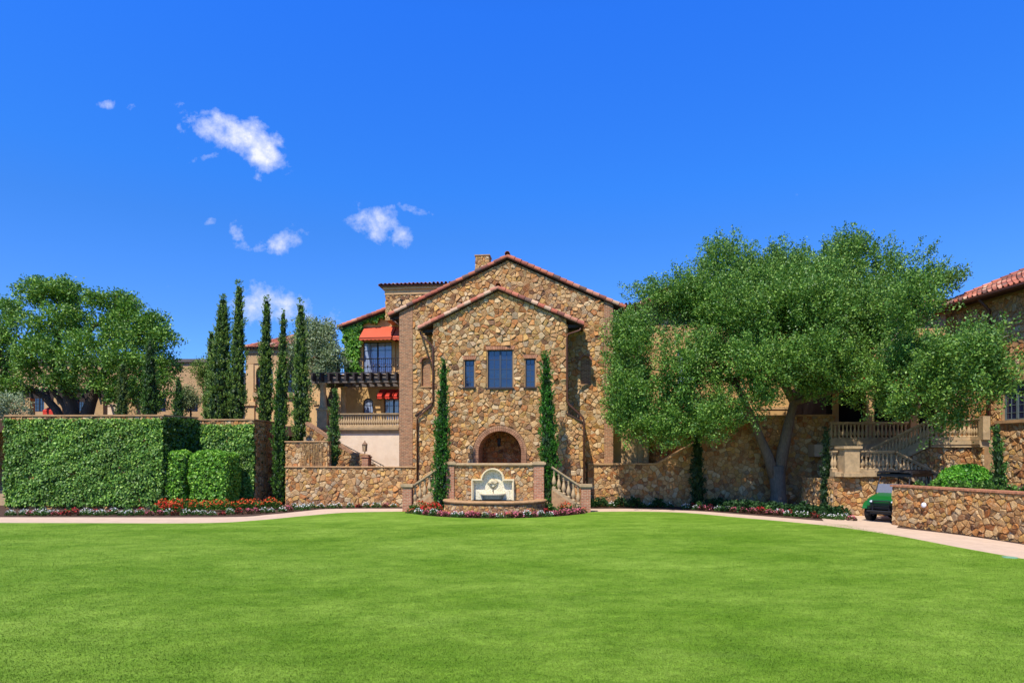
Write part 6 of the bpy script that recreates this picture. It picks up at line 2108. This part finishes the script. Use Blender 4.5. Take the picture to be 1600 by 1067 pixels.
def plant_mesh(name, flower, nf, leafc, leafalt, r=.2, h=.24, nl=110, fl=.055, ll=.085):
    n = nl; a = R.uniform(0, 2 * math.pi, n); rr = np.sqrt(R.uniform(0, 1, n)); z = h * (1 - rr ** 2 * .7) * R.uniform(.3, 1, n)
    c = np.stack([rr * r * np.cos(a), rr * r * np.sin(a), z], 1)
    q = leaf_quads(c, unit(np.stack([np.cos(a), np.sin(a), R.uniform(.0, 1.2, n)], 1) + R.normal(0, .3, (n, 3))), ll, ll * .65)
    cc = tints(n, leafc, .2, leafalt, .3)
    n = nf; a = R.uniform(0, 2 * math.pi, n); rr = np.sqrt(R.uniform(0, 1, n)); z = h * (1.02 - rr ** 2 * .6) + R.uniform(-.02, .05, n)
    c = np.stack([rr * r * np.cos(a), rr * r * np.sin(a), z], 1)
    q2 = leaf_quads(c, unit(R.normal(size=(n, 3)) * np.array([1, 1, .35])), fl, fl * .9)
    me_o = quads_mesh(name, np.concatenate([q, q2]), np.concatenate([cc, tints(n, flower, .12)]), 'petal')
    me = me_o.data
    bpy.data.objects.remove(me_o)
    return me


VAR = {}
for key, fc, nf, lc, la in (('white', WHITE, 34, S(58, 92, 36), S(88, 122, 52)), ('pink', PINK, 34, S(84, 64, 40), S(110, 70, 50)), ('red', RED, 30, S(80, 56, 38), S(104, 60, 44)), ('coral', CORAL, 38, S(70, 84, 38), S(100, 112, 48))):
    VAR[key] = [plant_mesh('bedding_plant', fc, nf + R.integers(-8, 8), lc, la, r=R.uniform(.16, .22), h=R.uniform(.18, .27)) for _ in range(3)]
VAR['leafy'] = [plant_mesh('bedding_plant', S(150, 180, 96), 6, S(66, 102, 36), S(110, 150, 56), r=.2, h=.34, nl=120, ll=.13) for _ in range(3)]
VAR['orange'] = [plant_mesh('bedding_plant', ORANGE, 52, S(64, 100, 34), S(96, 132, 44), r=.34, h=.5, nl=240, fl=.075, ll=.1) for _ in range(3)]
VAR['redtall'] = [plant_mesh('bedding_plant', S(206, 50, 34), 80, S(60, 96, 34), S(90, 120, 44), r=.34, h=.46, nl=160, fl=.085, ll=.1) for _ in range(2)]
VAR['dark'] = [plant_mesh('bedding_plant', S(60, 90, 40), 4, S(40, 72, 30), S(60, 96, 40), r=.34, h=.5, nl=240, ll=.13) for _ in range(3)]
NOUN = {'white': 'white flowering', 'pink': 'pink flowering', 'red': 'red flowering', 'coral': 'coral flowering', 'leafy': 'pale green leafy', 'orange': 'bushy orange flowering', 'redtall': 'bushy scarlet flowering', 'dark': 'dark green leafy'}


def plant(kind, x, y, z, where, group):
    o = bpy.data.objects.new('bedding_plant', random.choice(VAR[kind]))
    COL.objects.link(o)
    o.location = (x, y, z); o.rotation_euler = (0, 0, random.uniform(0, 6.28)); s_ = random.uniform(.85, 1.2); o.scale = (s_, s_, s_)
    tag(o, f'{NOUN[kind]} bedding plant {where}', 'bedding plant', group)


def row(pxs, fpy, step, kinds, where, group, off=0.0, z=0.0, jit=.08):
    """plants along the ground curve y = fpy(px)"""
    px = pxs[0]
    while px < pxs[1]:
        x, y = ground(px, fpy(px))
        plant(random.choices(kinds[0], kinds[1])[0], x + random.uniform(-jit, jit), y + off + random.uniform(-jit, jit), z, where, group)
        px += step / y * FPX * random.uniform(.8, 1.2)


def interp(pts): 
    return lambda px: float(np.interp(px, [p[0] for p in pts], [p[1] for p in pts]))


MIX = (['white', 'pink', 'red'], [6, 3.4, 1.4])
lf_ = interp([(0, 806), (340, 805.5), (420, 801.5), (480, 796.5)])
row((14, 478), lf_, .40, MIX, 'in the front row of the long left flower bed', 'low flowers in the front of the left bed', .15)
row((20, 250), lf_, .62, (['leafy', 'white', 'red'], [3, 1.5, 1]), 'at the foot of the big ivy wall', 'leafy plants at the foot of the ivy wall', .65)
row((244, 432), interp([(244, 801), (360, 800), (432, 796)]), .42, (['orange'], [1]), 'in the orange flower hedge before the clipped shrubs', 'orange flower hedge in the left bed', .5)
row((250, 275), interp([(244, 802), (432, 797)]), .5, (['redtall'], [1]), 'at the left end of the orange flower hedge', 'scarlet clumps at the left end of the flower hedge', .2)
row((455, 622), interp([(450, 796), (620, 793.4)]), .5, MIX, 'along the foot of the low left garden wall', 'low flowers at the foot of the low left wall', .35)
be = [(640, 803), (660, 805.5), (700, 808.5), (780, 810.3), (860, 808), (900, 804.5), (915, 802)]
row((642, 914), interp(be), .30, (['white', 'pink', 'coral'], [4, 4, 1]), 'in the front row before the curved fountain basin', 'low flowers around the fountain basin', .16)
row((655, 905), interp(be), .36, (['pink', 'red', 'coral'], [3, 2, 2]), 'in the second row before the curved fountain basin', 'taller flowers around the fountain basin', .5)
for (a, b) in ((645, 690), (864, 908)):
    row((a, b), interp([(640, 802), (915, 801.5)]), .34, (['orange', 'leafy', 'dark'], [2, 2, 1]), 'in a corner of the fountain bed', 'bushy plants in the corners of the fountain bed', .35)
x, y = ground(668, 802); plant('redtall', x, y, .02, 'large clump at the left corner of the fountain bed', 'scarlet clumps beside the fountain'); plant('redtall', x + .3, y + .05, 0, 'large clump at the left corner of the fountain bed', 'scarlet clumps beside the fountain')
row((925, 1060), interp([(925, 792.6), (1060, 793)]), .5, (['white', 'dark', 'leafy'], [4, 3, 1]), 'at the foot of the shaded wall right of the fountain', 'low flowers at the foot of the shaded right wall', .1)
rf = interp([(1060, 795), (1150, 800.5), (1250, 808), (1300, 811.5), (1345, 815)])
row((1075, 1342), rf, .36, (['white', 'pink', 'red', 'coral'], [5, 3, 2, 1]), 'in the front row under the big tree', 'low flowers in the front of the shaded right bed', .12)
row((1085, 1345), rf, .42, (['white', 'red', 'dark', 'leafy'], [2, 3, 3, 2]), 'in the second row under the big tree', 'second row of the shaded right bed', .5)
for off, z in ((.95, 0), (1.5, 0.0), (2.1, 0.0)):
    row((1100 if off < 2 else 1130, 1345), rf, .5, (['dark', 'leafy', 'red'], [7, 1.5, .6]), 'in the dense back rows under the big tree', 'dark shrubs behind the shaded right flowers', off, z)
for k in range(16):
    p = A2 + npl * random.uniform(.6, 1.0) + d2 * (.5 + k * .42)
    plant('leafy', float(p[0]), float(p[1]), h2 - .14, 'in the planter behind the low front wall', 'yellow green plants along the planter edge')
for k in range(7):
    plant('coral', -4 - 800 * 33 / FPX + .0 + (k - 3) * .25 + 0, 33.4 + random.uniform(-.2, .2), .74, 'in the stone planter at the left edge', 'coral flowers in the left stone planter')
